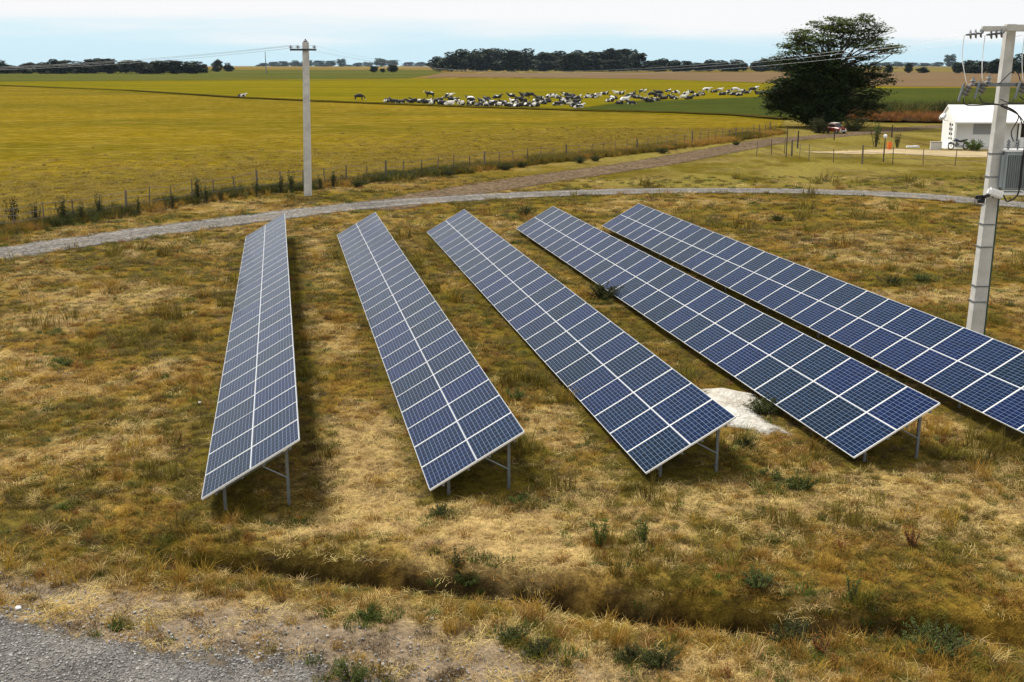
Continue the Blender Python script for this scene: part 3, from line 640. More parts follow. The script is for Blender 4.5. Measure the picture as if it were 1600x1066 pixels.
# ------------------------------------------------------------------ fences
def resample(pts, step):
    out = [np.array(pts[0], float)]; acc = 0
    for a, b in zip(pts[:-1], pts[1:]):
        a, b = np.array(a, float), np.array(b, float); L = np.linalg.norm(b-a); t = step-acc
        while t <= L: out.append(a+(b-a)*t/L); t += step
        acc = (acc+L) % step if L+acc >= step else acc+L
    return out
def fence(pts, step, hgt, label, thick_every=6, wires=(.35, .65, .95), rs=1, rr_=1.1):
    r_ = random.Random(rs); P = resample(pts, step); F = thing('wire_fence', label, 'fence', (P[0][0], P[0][1], 0)); tops = []
    for i, p in enumerate(P):
        L = Vector((p[0]-P[0][0], p[1]-P[0][1], 0)); th = i % thick_every == 3
        h = hgt*(r_.uniform(.88, 1.12)+(.12 if th else 0)); r0 = .070 if th else r_.uniform(.026, .040)*rr_
        ln = Vector((r_.uniform(-.06, .06), r_.uniform(-.06, .06), 0))
        m = MB(); m.tube([L+Vector((0, 0, -.2)), L+ln*.5+Vector((0, 0, h*.5)), L+ln+Vector((0, 0, h))], [r0*1.1, r0, r0*.85], 6); m.build('post', M['wood'], F); tops.append((L, ln, h))
    for w_ in wires:
        m = MB(); m.tube([L+ln*w_+Vector((0, -.04, h*w_*.98)) for L, ln, h in tops], .012, 4); m.build('wire', M['fwire'], F)
    return F
fence(FENCE, 1.75, 1.15, 'long wire fence of thin wooden posts along the near edge of the golden field')
fence(G2([(1182, 244), (1222, 240), (1262, 251), (1301, 254), (1338, 256), (1378, 257), (1422, 257), (1480, 259), (1532, 261), (1640, 266)]), 2.3, 1.2, 'open wire fence of sparse posts across the yard in front of the white house', 4, rs=5, rr_=.9)
def post(px_, py_, h, r0, label, mat='darkwood', name='post'):
    a = AT(px_, py_); m = MB(); m.tube([(0, 0, -.2), (.01, 0, h*.6), (.02, .01, h)], [r0*1.1, r0, r0*.8], 7)
    t = thing(name, label, 'post', a); m.build('stake', M[mat], t); return t
post(1246, 232, 1.6, .07, 'dark wooden post standing alone beside the dirt track, left of the red car', name='wooden_post')
post(1303, 219, 1.1, .06, 'short dark post in front of the red car at the dirt track', name='wooden_post')
post(1393, 215, 1.3, .07, 'dark post at the far side of the yard above the orange barrel', name='wooden_post')
post(1228, 246, 2.6, .04, 'tall thin stake at the left end of the yard fence', name='wooden_post')
t = post(1380, 253, 1.9, .05, 'stake with a white cap beside the orange barrel', name='capped_post')
m = MB(); m.lathe((.02, .01, 1.86), (0, 0, 1), [(0, .10), (.10, .15), (.22, .15), (.30, .05)], 10); m.build('cap', M['whitewall'], t)
for k, (a, b) in enumerate([(92, 137.5), (500/3.14*1, 143), (71+400*.0, 136.5)]): pass
POL = AT(416, 116); t = thing('mast', 'thin distant mast on the horizon left of the slim pole', 'mast', POL)
m = MB(); m.tube([(0, 0, 0), (0, 0, 9), (0, 0, 18)], [.45, .35, .2], 6); m.build('mast_tube', M['galv'], t)

# ------------------------------------------------------------------ house, dish, slab, motorcycle, barrel, car
HB = AT(1489, 232); HX, HY = HB[0], HB[1]
H = thing('white_house', 'long low white house with a porch and pierced end wall at the right edge', 'house', (HX, HY, 0), R(-3))
LEN, DEP, EZ, RZ, BZ = 13.0, 3.6, 2.38, 3.86, 2.9
m = MB()     # end wall with a grid of small holes modelled as an outline plus recessed dark slots
def prism(m, prof, x0, x1, mi=0):
    n = len(prof); vs = [(x0, y, z) for y, z in prof]+[(x1, y, z) for y, z in prof]
    fs = [(i, (i+1) % n, n+(i+1) % n, n+i) for i in range(n)]+[tuple(range(n-1, -1, -1)), tuple(range(n, 2*n))]
    return m.add(vs, fs, mi)
prism(m, [(0, 0), (0, EZ-.12), (2.2, RZ-.12), (DEP, BZ-.12), (DEP, 0)], 0, .18); m.build('end_wall', M['whitewall'], H)
m = MB()
for k in range(4):
    for yy in (.75, 1.35): m.box((-.004, yy, .85+k*.42), (.02, .30, .20))
m.build('vent_slot', M['glass'], H)
m = MB(); m.box((4.9, 1.55, 1.30), (9.4, .16, 2.6)); m.build('porch_wall', M['whitewall'], H)
m = MB(); m.box((3.1, 1.455, 1.72), (1.85, .05, 1.05), bev=.01); m.build('shutter', M['greywin'], H)
m = MB(); prism(m, [(1.7, 0), (1.7, 2.9), (2.2, RZ-.13), (DEP-.02, BZ-.13), (DEP-.02, 0)], 9.6, LEN); m.build('rear_block', M['whitewall'], H)
m = MB(); m.box((7.3, 1.44, 1.15), (2.2, .06, 2.2)); m.build('dark_doorway', M['glass'], H)
for xx in (5.95, 8.6, 11.2, LEN-.1): m = MB(); m.box((xx, .22, EZ/2-.06), (.16, .16, EZ-.14)); m.build('porch_post', M['whitewall'], H)
m = MB(); prism(m, [(-.12, EZ-.10), (-.12, EZ+.02), (2.2, RZ+.02), (2.2, RZ-.10)], -.10, LEN+.1); prism(m, [(2.2, RZ-.10), (2.2, RZ+.02), (DEP+.2, BZ-.04), (DEP+.2, BZ-.16)], -.10, LEN+.1); m.build('roof', M['whiteroof'], H)
m = MB(); m.box((6.7, 1.0, -.02), (15.4, 3.9, .16), bev=.02); o = m.build('porch_slab', M['concrete2'], H)
for k, (xx, zz, ss_) in enumerate([(6.6, .45, .5), (7.2, .35, .4), (7.9, .5, .55)]):
    b = thing('crate', ['pale crate at the left in the dark porch doorway', 'small pale crate in the middle of the dark porch doorway', 'pale tall crate at the right in the dark porch doorway'][k], 'crate', (HX+xx, HY+1.0-xx*.05, .06))
    m = MB(); m.box((0, 0, zz), (ss_, .4, zz*2), bev=.02); m.box((0, -.21, zz*1.3), (ss_*.8, .02, .05)); m.box((0, -.21, zz*.7), (ss_*.8, .02, .05)); m.build('crate_body', M['whitewall'], b)
D = thing('satellite_dish', 'white satellite dish on the left end of the white house', 'satellite dish', (HX-.05, HY+1.9, 2.55))
m = MB(); m.lathe((-.38, -.05, .18), (-.75, -.35, .5), [(0, .02), (.03, .16), (.07, .29), (.12, .40), (.135, .40), (.085, .29), (.04, .15), (.015, .01)], 18); m.build('dish', M['frame'], D, True)
m = MB(); m.tube([(.05, 0, -.1), (-.25, -.02, -.1), (-.36, -.04, .16)], .025, 6); m.tube([(-.45, -.1, -.15), (-.85, -.25, .35)], .014, 5); m.build('arm', M['galv'], D)
wB = AT(1466, 234); Wl = thing('low_wall', 'low pale concrete wall left of the motorcycle', 'wall', (wB[0], wB[1], 0))
m = MB(); prism(m, [(-.1, 0), (-.1, .62), (.1, .68), (.1, 0)], -.75, .25); m.box((-.25, 0, .70), (1.06, .28, .06), bev=.01); m.build('wall_block', M['concrete2'], Wl)
sB = AT(1426, 231); o = thing('concrete_beam', 'flat white concrete beam lying on the yard sand left of the house', 'beam', (sB[0], sB[1], 0)); m = MB(); m.box((0, 0, .09), (1.15, .35, .16), bev=.02); m.box((.3, 0, .18), (.3, .3, .04)); m.build('beam_body', M['whitewall'], o)
# motorcycle
mB = AT(1497, 235); K = thing('motorcycle', 'dark blue motorcycle parked on the slab by the white house wall', 'motorcycle', (mB[0], mB[1], .06), R(6)); k_ = 1.08
for xx, nm in ((-.66, 0), (.64, 1)):
    xx *= k_; w0 = MB(); w0.torus((xx, 0, .31), (0, 1, 0), .27, .05, 24, 8); wo_ = w0.build('wheel', M['black'], K, True)
    m = MB(); m.torus((xx, 0, .31), (0, 1, 0), .215, .014, 24, 6); m.lathe((xx, -.05, .31), (0, 1, 0), [(0, .04), (.1, .04)], 8)
    for s_ in range(10): a = s_*math.pi/5; m.tube([(xx, 0, .31), (xx+.21*math.cos(a), 0, .31+.21*math.sin(a))], .006, 4)
    m.build('rim', M['chrome'], wo_)
m = MB(); m.tube([(-.71, -.07, .31), (-.50, -.07, .95)], .022, 6); m.tube([(-.71, .07, .31), (-.50, .07, .95)], .022, 6); m.build('fork', M['chrome'], K)
m = MB(); m.tube([(-.52, -.34, 1.02), (-.50, -.15, 1.0), (-.50, .15, 1.0), (-.52, .34, 1.02)], .016, 6); m.build('handlebar', M['dark'], K)
m = MB(); m.lathe((-.66, 0, .86), (1, 0, 0), [(0, .06), (.03, .09), (.14, .07), (.16, .02)], 12); m.build('headlight', M['frame'], K)
m = MB(); m.tube([(-.50, 0, .84), (-.28, 0, .86), (.0, 0, .78)], [.07, .14, .08], 10); m.build('tank', M['bikeblue'], K, True)
m = MB(); m.tube([(-.02, 0, .76), (.25, 0, .74), (.55, 0, .82), (.82, 0, .90)], [.07, .10, .09, .05], 8); m.build('seat', M['black'], K, True)
m = MB(); m.box((-.16, 0, .42), (.34, .24, .30), bev=.04); m.tube([(-.14, 0, .5), (-.22, 0, .72)], .09, 8); m.build('engine', M['galv'], K)
m = MB(); m.tube([(-.48, 0, .9), (-.42, 0, .45), (-.05, 0, .28), (.25, 0, .34)], .025, 6); m.tube([(-.46, 0, .80), (.1, 0, .68), (.6, 0, .70)], .022, 6); m.tube([(.62, -.09, .31), (.18, -.09, .36)], .02, 6); m.tube([(.62, .09, .31), (.18, .09, .36)], .02, 6); m.build('chassis', M['dark'], K)
m = MB(); m.tube([(-.22, -.16, .36), (.1, -.17, .26), (.55, -.18, .36), (.82, -.18, .44)], [.025, .03, .05, .045], 8); m.build('exhaust', M['chrome'], K, True)
m = MB(); m.tube([(-.92*k_, 0, .56), (-.70*k_, 0, .66), (-.46*k_, 0, .56)], [.05, .07, .05], 6); m.tube([(.45, 0, .62), (.72, 0, .68), (.95, 0, .58)], [.05, .07, .05], 6); m.build('mudguard', M['bikeblue'], K, True)
# barrel
bB = AT(1389.5, 234); B = thing('barrel', 'small orange plastic barrel standing in the yard', 'barrel', bB); B.scale = (.76, .76, .78)
m = MB(); m.lathe((0, 0, 0), (0, 0, 1), [(0, .25), (.03, .27), (.26, .285), (.28, .30), (.31, .285), (.56, .285), (.58, .30), (.61, .285), (.86, .27), (.90, .25), (.90, .18), (.885, .17)], 20); m.build('drum', M['orange'], B)
m = MB(); m.lathe((.1, .05, .88), (0, 0, 1), [(0, .045), (.04, .045)], 10); m.build('bung', M['black'], B)
# old small red car nose towards the camera, to the right
kB = AT(1306, 208.5); CAR = thing('red_car', 'old red car parked under the big tree', 'car', kB, R(-66)); CAR.scale = (.74, .74, .78)
def loft(m, secs, mi=0):
    n = len(secs[0]); vs = [q for s in secs for q in s]; fs = [(i*n+k, i*n+(k+1) % n, (i+1)*n+(k+1) % n, (i+1)*n+k) for i in range(len(secs)-1) for k in range(n)]
    return m.add(vs, fs+[tuple(range(n-1, -1, -1)), tuple((len(secs)-1)*n+k for k in range(n))], mi)
def csec(x, hw, z0, z1, r=.1): return [(x, -hw+r*.5, z0), (x, hw-r*.5, z0), (x, hw, z0+r), (x, hw, z1-r), (x, hw-r, z1), (x, -hw+r, z1), (x, -hw, z1-r), (x, -hw, z0+r)]
m = MB(); loft(m, [csec(-1.62, .62, .38, .80), csec(-1.5, .70, .30, .86), csec(-.5, .74, .26, .90), csec(.5, .74, .26, .90), csec(1.35, .70, .28, .84), csec(1.58, .66, .36, .74)]); m.build('body', M['red'], CAR)
m = MB(); loft(m, [csec(-1.35, .60, .87, .93, .03), csec(-1.05, .58, .87, 1.36), csec(-.1, .60, .87, 1.43), csec(.35, .58, .87, 1.38), csec(.78, .60, .87, .93, .03)]); cab = m.build('cabin', M['shadered'], CAR)
m = MB(); m.add([(.815, -.5, .93), (.815, .5, .93), (.42, .47, 1.335), (.42, -.47, 1.335)], [(0, 1, 2, 3)]); m.build('windscreen', M['glass'], cab)
for s_ in (-1, 1): m = MB(); m.add([(-.95, s_*.612, .95), (.45, s_*.614, .95), (.25, s_*.612, 1.30), (-.85, s_*.612, 1.29)], [(0, 1, 2, 3)]); m.build('side_window', M['glass'], cab)
m = MB(); m.box((-.3, 0, 1.475), (1.1, 1.0, .035)); m.box((-.7, 0, 1.445), (.04, 1.0, .05)); m.box((.1, 0, 1.445), (.04, 1.0, .05)); m.build('roof_rack', M['whitewall'], CAR)
for xx in (-1.0, 1.0):
    for s_ in (-1, 1):
        m = MB(); m.lathe((xx, s_*.60, .29), (0, s_, 0), [(0, .27), (.02, .29), (.15, .29), (.17, .26)], 16); wq = m.build('wheel', M['black'], CAR)
        m = MB(); m.lathe((xx, s_*.765, .29), (0, s_, 0), [(0, .16), (.015, .15), (.02, .04)], 12); m.build('hubcap', M['chrome'], wq)
for s_ in (-1, 1): m = MB(); m.lathe((1.54, s_*.47, .62), (1, 0, 0), [(0, .10), (.05, .11), (.07, .02)], 12); m.build('headlight', M['frame'], CAR)
m = MB(); m.box((1.63, 0, .42), (.08, 1.36, .11), bev=.02); m.build('bumper', M['whitewall'], CAR)
m = MB(); m.box((1.60, 0, .62), (.04, .62, .12)); m.build('grille', M['black'], CAR)

# ------------------------------------------------------------------ trees
def leaves(m, n, pos, size, flat_=.35, rng=None, tone=(.55, 1.45), asp=.55, drop=0.):
    """n leaf clumps at pos(n) -> (n,3); quads, mostly level"""
    r_ = rng or np.random.default_rng(1); C = pos(n); n = len(C)
    nrm = r_.normal(size=(n, 3))*np.array([flat_, flat_, .25])+np.array([0, 0, 1.0]); nrm /= np.linalg.norm(nrm, axis=1)[:, None]
    a = r_.uniform(0, 2*np.pi, n); t1 = np.stack([np.cos(a), np.sin(a), -drop*np.ones(n)], 1); t1 -= nrm*(t1*nrm).sum(1)[:, None]; t1 /= np.linalg.norm(t1, axis=1)[:, None]; t2 = np.cross(nrm, t1)
    s = size*r_.uniform(.55, 1.45, n)[:, None]
    V = np.stack([C-t1*s, C+t2*s*asp*.8, C+t1*s, C-t2*s*asp], 1).reshape(-1, 3); o = len(m.v)
    m.v.extend(map(tuple, V.tolist())); m.f.extend([(o+4*i, o+4*i+1, o+4*i+2, o+4*i+3) for i in range(n)]); m.m.extend([0]*n)
    tn = r_.uniform(*tone, n); m.tone = list(m.tone or [])+tn.tolist()
def shell(c, r, n, rg, inner=.35, hemi=None):
    d = rg.normal(size=(n, 3)); d /= np.linalg.norm(d, axis=1)[:, None]; q = rg.uniform(inner**3, 1, n)**(1/3)
    P = np.array(c)+d*q[:, None]*np.array(r); return P
def limb(m, a, b, r0, r1, sag=.0, seed=0, k=6):
    r_ = random.Random(seed); a, b = Vector(a), Vector(b); L = (b-a).length; pts = []
    for i in range(k+1):
        t = i/k; q = a.lerp(b, t)+Vector((r_.uniform(-1, 1), r_.uniform(-1, 1), r_.uniform(-.6, .6)))*L*.035*math.sin(math.pi*t); q.z += sag*L*math.sin(math.pi*t); pts.append(q)
    m.tube(pts, [r0+(r1-r0)*i/k for i in range(k+1)], 6)
# the big tree by the track
TB = AT(1283, 199); tY = TB[1]; pm = ppm(tY); BT = thing('big_tree', 'big dark spreading tree with a flat feathery top beside the dirt track', 'tree', TB)
tl = lambda x, y, dy=0: np.array(P3(x, y, tY))-TB+np.array([0, dy, 0])
rg = np.random.default_rng(5)
clumps = []     # px x, px y, half width px, half height px, depth half m, where
lower = [(1285, 130, 60, 42), (1240, 150, 38, 30), (1230, 170, 30, 18), (1335, 150, 32, 28), (1350, 172, 18, 14), (1262, 112, 44, 20), (1325, 118, 36, 16), (1285, 165, 55, 26), (1285, 185, 40, 14), (1345, 120, 34, 8), (1240, 128, 26, 14), (1365, 142, 12, 5), (1352, 160, 16, 10), (1225, 98, 30, 9), (1265, 96, 40, 10), (1372, 119, 18, 5), (1345, 102, 28, 6), (1210, 150, 14, 8), (1360, 132, 20, 6), (1215, 125, 12, 4), (1203, 141, 9, 3), (1374, 108, 13, 3), (1380, 127, 11, 3), (1370, 151, 11, 4), (1376, 166, 7, 4), (1209, 166, 10, 5), (1225, 110, 12, 3)]
upper = [(1262, 66, 30, 9), (1300, 52, 44, 9), (1335, 36, 34, 6), (1290, 38, 26, 6), (1325, 66, 46, 8), (1365, 74, 34, 6), (1385, 78, 18, 4), (1250, 80, 20, 8), (1290, 80, 34, 9), (1345, 52, 30, 6), (1240, 60, 10, 5), (1350, 90, 26, 5), (1318, 31, 16, 4), (1310, 88, 22, 6), (1360, 40, 14, 4), (1245, 72, 20, 6), (1322, 46, 40, 9), (1350, 64, 34, 7), (1275, 60, 30, 8), (1396, 72, 11, 3), (1404, 81, 9, 2), (1229, 72, 10, 3), (1231, 85, 11, 4), (1342, 27, 12, 3), (1374, 48, 12, 3), (1386, 60, 11, 3), (1237, 53, 9, 3), (1256, 48, 10, 3), (1300, 29, 10, 3)]
mw, ml, mu = MB(), MB(), MB()
crown_lo, crown_hi = [], []
for j, (x, y, hw, hh) in enumerate(lower):
    dyv = rg.uniform(-2.2, 2.2) if j not in (0, 7, 8) else 0; c = tl(x, y, dyv); r = np.array([hw/pm, min(hw/pm, 4.2)*.9, hh/pm]); crown_lo.append((c, r))
for j, (x, y, hw, hh) in enumerate(upper):
    c = tl(x, y, rg.uniform(-2.2, 2.2)); r = np.array([hw/pm, hw/pm*.9, hh/pm]); crown_hi.append((c, r))
def sub_sprays(m, crowns, per, nl, size, rad, flat_):
    for c, r in crowns:
        k = max(4, int(per*(r[0]*r[2])**.75)); Q = shell(c, r, k, rg, .45)
        for q in Q:
            n = int(nl*rg.uniform(.6, 1.4)); leaves(m, n, lambda n: q+rg.normal(size=(n, 3))*np.array([rad, rad, rad*flat_]), size, .35, rg, (.5, 1.5), drop=.15)
sub_sprays(ml, crown_lo, 17, 36, .20, .55, .30)
sub_sprays(mu, crown_hi, 20, 32, .17, .50, .22)
for c, r in crown_lo[:2]+crown_lo[7:9]: leaves(ml, 1900, lambda n: shell(c, r*.85, n, rg, .2), .33, .9, rg, (.4, 1.2))
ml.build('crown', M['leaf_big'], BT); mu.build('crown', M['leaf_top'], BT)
mw.tube([(0, 0, -.3), (.1, .1, 1.5), (.0, .2, 4), (.2, .1, 7), (.4, 0, 9.5)], [.62, .5, .42, .32, .2], 10)
for j, (c, r) in enumerate(crown_lo[1:]): limb(mw, (0, .1, rg.uniform(1.4, 3.5)), c, .2, .05, .04, j)
for j, (c, r) in enumerate(crown_hi):
    limb(mw, (.2, .1, rg.uniform(5, 8.0)), c, .15, .04, -.04, 50+j)
    for k in range(5): limb(mw, np.array(c)*.72+np.array([.05, .02, 2.2]), np.array(c)+rg.normal(size=3)*r*.75, .05, .018, .0, 90+j*7+k, 4)
mw.build('trunk', M['bark'], BT)
# grove trees: eight shared crown meshes in metres, copied with their own size
def grove_mesh(seed, tall=1.0, wide=1.0):
    rg_ = np.random.default_rng(seed); m = MB(); nb = rg_.integers(13, 18)
    for k in range(nb):
        a = rg_.uniform(0, 6.28); rr = rg_.uniform(0, .34)*wide; zz = rg_.uniform(.14, .86); lim = .5*(1-.55*max(0, zz-.5)/.5)
        c = np.array([math.cos(a)*rr*lim*2, math.sin(a)*rr*lim*2, zz*tall]); r = np.array([rg_.uniform(.14, .25)*wide, rg_.uniform(.14, .25)*wide, rg_.uniform(.09, .15)*tall])
        leaves(m, 130, lambda n: shell(c, r, n, rg_, .5), .040, .8, rg_, (.45, 1.5), asp=.7)
    leaves(m, 520, lambda n: shell((0, 0, .40*tall), (.36*wide, .36*wide, .40*tall), n, rg_, .4), .055, .9, rg_, (.35, 1.2), asp=.7)
    t = MB(); t.tube([(0, 0, -.02), (.01, 0, .25*tall), (0, .01, .6*tall)], [.028, .022, .010], 6)
    for k in range(5): limb(t, (0, 0, .2+.08*k), (rg_.uniform(-.25, .25), rg_.uniform(-.25, .25), rg_.uniform(.4, .75)*tall), .012, .004, .03, seed+k)
    return m, t
GROVE = []
for k in range(7):
    a, b = grove_mesh(100+k); GROVE.append((a.mesh('crown', M['leaf_far']), a.mesh('crown_distant', M['leaf_hazed']), b.mesh('trunk', M['bark'])))
def tree(px_, top_, wpx, Yd, label, group, far=False, name='grove_tree'):
    b = P3(px_, 200, Yd); x = b[0]; ztop = P3(px_, top_+(rnd.uniform(-3, 2.5) if group and not far else 0), Yd)[2]; k = rnd.randrange(len(GROVE)); cm, cb, tm = GROVE[k]
    wd = wpx/ppm(Yd); t = thing(name, label, 'tree', (x, Yd, 0), rnd.uniform(0, 6.28), group)
    for nm, me_ in (('crown', cb if far else cm), ('trunk', tm)):
        o = link(nm, me_, t); o.scale = (wd*1.15, wd*1.15, ztop*1.04)
for x, tp, wd in [(-30, 94, 50), (8, 94, 44), (32, 101, 30), (52, 96, 40), (76, 94, 38), (104, 93, 46), (128, 94, 42), (152, 91, 46), (176, 93, 42), (204, 92, 46), (230, 94, 44), (255, 96, 44), (280, 95, 42), (306, 95, 40), (322, 100, 22), (20, 104, 40), (90, 103, 44), (140, 102, 44), (240, 103, 44), (295, 103, 40)]:
    tree(x, tp, wd, rnd.uniform(950, 1060), 'dark tree in the low hedge-like row on the left horizon', 'trees in the left row')
for x, tp, wd, lb in [(345, 93, 20, 'taller of the two round trees right of the left tree row'), (362, 98, 20, 'shorter of the two round trees right of the left tree row')]:
    tree(x, tp, wd, 1250, lb, None)
for x, tp, wd in [(417, 98, 18), (432, 96, 22), (448, 95, 24), (466, 94, 24), (484, 94, 24), (503, 94, 24), (520, 94, 22), (410, 101, 14), (475, 100, 30), (440, 101, 30), (510, 101, 30)]:
    tree(x, tp, wd, rnd.uniform(4700, 5200), 'bluish tree in the distant grove behind the slim pole', 'trees in the distant blue grove', True)
tree(537, 92, 18, 4600, 'round bluish tree at the right end of the distant grove behind the slim pole', None, True)
for x, tp, wd in [(562, 98, 20), (578, 97, 20), (640, 97, 22), (658, 97, 22), (672, 98, 18), (688, 99, 20), (548, 101, 14)]:
    tree(x, tp, wd, rnd.uniform(5000, 5600), 'pale blue far tree low on the horizon left of the central grove', 'far blue trees', True)
for x, tp, wd in [(598, 91, 26), (615, 93, 24)]: tree(x, tp, wd, 4300, 'taller bluish tree of the pair above the small dark bushes', 'pair of taller blue trees', True)
for x, tp, wd in [(587, 104, 16), (600, 107, 10), (616, 103, 22)]: tree(x, tp, wd, 1150, 'small dark bushy tree standing in the meadow left of the central grove', 'small dark bushes in the meadow', name='bushy_tree')
for x, tp, wd in [(688, 88, 36), (706, 81, 46), (728, 78, 50), (752, 78, 52), (776, 76, 52), (800, 75, 50), (822, 78, 48), (846, 80, 50), (868, 81, 48), (890, 80, 50), (912, 78, 50), (935, 76, 52), (956, 74, 52), (976, 76, 50), (994, 83, 38), (715, 92, 50), (745, 93, 50), (780, 92, 50), (815, 93, 50), (850, 93, 50), (885, 93, 50), (920, 93, 50), (955, 92, 50), (985, 95, 40)]:
    tree(x, tp, wd, rnd.uniform(1250, 1450), 'tall dark tree in the dense central grove beyond the cattle', 'trees in the central grove')
for x, tp, wd in [(1012, 94, 28), (1032, 91, 34), (1052, 93, 30), (1070, 97, 28), (1088, 97, 28), (1106, 94, 30), (1126, 97, 28), (1144, 95, 30), (1157, 98, 18), (1025, 101, 34), (1060, 103, 34), (1095, 103, 34), (1135, 103, 34)]:
    tree(x, tp, wd, rnd.uniform(1250, 1400), 'dark tree in the lower row right of the central grove', 'trees in the lower central row')
for x, tp, wd in [(1176, 97, 22), (1192, 94, 30), (1208, 91, 30), (1228, 88, 36), (1250, 92, 40), (1275, 94, 40), (1185, 103, 24), (1215, 102, 34)]:
    tree(x, tp, wd, rnd.uniform(1250, 1400), 'dark tree of the row partly hidden by the big feathery tree', 'trees behind the big tree')
for x, tp, wd in [(1376, 97, 26), (1396, 96, 26), (1416, 97, 26), (1436, 98, 26), (1456, 97, 24), (1490, 97, 22), (1360, 96, 22)]:
    tree(x, tp, wd, rnd.uniform(4700, 5300), 'blue far tree on the horizon right of the big feathery tree', 'far blue trees on the right', True)
tree(1475, 85, 22, 4500, 'tall blue far tree standing above the right horizon', None, True)
for x, tp, wd in [(1382, 101, 16), (1412, 100, 15), (1434, 104, 22)]: tree(x, tp, wd, 1050, 'small dark bush at the far edge of the ploughed field', 'small bushes on the right', name='bushy_tree')
for x, tp, wd in [(1488, 97, 20), (1505, 94, 30), (1524, 92, 32), (1545, 90, 34), (1566, 88, 36), (1588, 86, 38), (1612, 85, 40), (1515, 101, 34), (1555, 100, 36), (1600, 100, 36)]:
    tree(x, tp, wd, rnd.uniform(980, 1060), 'dark tree in the row behind the top of the transformer pole', 'trees in the right row')

# ------------------------------------------------------------------ cattle
def skin(name, V, E_, Rd, mat, sub=2):
    me_ = bpy.data.meshes.new(name); me_.from_pydata(V, E_, []); o = bpy.data.objects.new(name, me_); COL.objects.link(o)
    md = o.modifiers.new('s', 'SKIN'); md.use_smooth_shade = True; sv = me_.skin_vertices[0].data
    for i, r in enumerate(Rd): sv[i].radius = r if hasattr(r, '__len__') else (r, r)
    sv[0].use_root = True; o.modifiers.new('u', 'SUBSURF').levels = sub
    dg = bpy.context.evaluated_depsgraph_get(); ev = o.evaluated_get(dg); out = bpy.data.meshes.new_from_object(ev); out.name = name
    out.materials.clear(); out.materials.append(mat); bpy.data.objects.remove(o); bpy.data.meshes.remove(me_); return out
def cow_standing(head_low):
    V = [(0, 0, 1.02), (.42, 0, 1.05), (.78, 0, 1.06), (-.40, 0, 1.04), (-.78, 0, 1.08)]; Rd = [(.36, .40), (.35, .38), (.26, .30), (.36, .38), (.25, .28)]
    E_ = [(0, 1), (1, 2), (0, 3), (3, 4)]
    def ch(par, pts, rs):
        p = par
        for q, r in zip(pts, rs): V.append(q); Rd.append(r); E_.append((p, len(V)-1)); p = len(V)-1
        return p
    if head_low: e = ch(2, [(1.05, 0, .95), (1.30, .03, .55), (1.42, .05, .30), (1.50, .06, .10)], [.17, .13, .12, .085])
    else: e = ch(2, [(1.02, 0, 1.22), (1.20, .02, 1.42), (1.40, .05, 1.40), (1.62, .08, 1.28)], [.18, .14, .125, .085])
    for s in (-1, 1):
        ch(2, [(.66, s*.20, .70), (.66, s*.20, .40), (.68, s*.20, .06)], [.11, .065, .06])
        ch(4, [(-.74, s*.20, .75), (-.66, s*.21, .55), (-.82, s*.20, .42), (-.78, s*.20, .06)], [.15, .085, .06, .06])
    ch(4, [(-1.0, 0, 1.05), (-1.05, 0, .75), (-1.04, 0, .42)], [.045, .03, .045]); return V, E_, Rd
def cow_lying(turn):
    V = [(0, 0, .40), (.42, .02, .44), (.74, .04, .50), (-.40, 0, .40), (-.76, 0, .40)]; Rd = [(.44, .40), (.40, .40), (.27, .30), (.44, .39), (.28, .30)]
    E_ = [(0, 1), (1, 2), (0, 3), (3, 4)]
    def ch(par, pts, rs):
        p = par
        for q, r in zip(pts, rs): V.append(q); Rd.append(r); E_.append((p, len(V)-1)); p = len(V)-1
    ch(2, [(.96, .05, .72), (1.10, .08+.10*turn, .95), (1.26, .08+.24*turn, .95), (1.42, .08+.42*turn, .84)], [.18, .14, .12, .08])
    for s in (-1, 1):
        ch(2, [(.86, s*.26, .22), (.62, s*.36, .09)], [.10, .06]); ch(4, [(-.70, s*.40, .22), (-.28, s*.50, .12), (-.52, s*.52, .07)], [.16, .085, .055])
    ch(4, [(-.98, .05, .30), (-1.06, .10, .06)], [.045, .03]); return V, E_, Rd
COWM = {}
for nm, fn in (('stand', cow_standing(False)), ('graze', cow_standing(True)), ('lie', cow_lying(1)), ('lie2', cow_lying(-.6))):
    for mk in ('cow', 'cow_w', 'cow_b'): COWM[nm, mk] = skin('cow', *fn, M[mk])
ear = MB()
c7 = [(130, 150), (185, 155), (225, 160), (305, 155), (335, 146), (385, 155), (430, 160), (475, 165), (530, 145), (560, 170), (608, 172), (645, 150), (700, 172), (780, 150), (775, 175), (842, 182), (870, 150), (905, 135), (915, 182), (980, 120), (960, 170), (1000, 180), (1040, 165), (1078, 186), (1100, 110), (1120, 160), (1150, 188), (1150, 135), (1200, 106), (1222, 182), (1275, 187), (1320, 130), (1290, 150), (1395, 115), (1375, 150), (1440, 112), (1455, 177), (1465, 122), (1525, 102), (1530, 167), (1570, 112), (1590, 187), (1540, 132), (1500, 145), (1340, 165), (1190, 150)]
c8 = [(60, 147), (100, 167), (40, 207), (90, 197), (112, 232), (180, 157), (222, 157), (252, 146), (310, 132), (400, 127), (430, 131), (340, 186), (372, 166), (412, 206), (450, 177), (480, 151), (512, 136), (502, 206), (540, 161), (600, 177), (632, 191), (685, 181), (737, 167), (770, 111), (812, 166), (882, 156), (902, 131), (922, 166), (942, 121), (972, 146), (1020, 136), (1107, 116), (1150, 101), (1167, 136), (1252, 136), (1292, 141), (1440, 131), (1490, 131), (1350, 124), (1320, 112), (700, 150)]
st8 = [(650, 152), (705, 142), (830, 137), (582, 128), (1050, 117), (1215, 132), (1265, 114), (1390, 114), (1420, 98)]
st7 = [(460, 112), (606, 128), (1250, 118), (640, 160), (780, 160)]
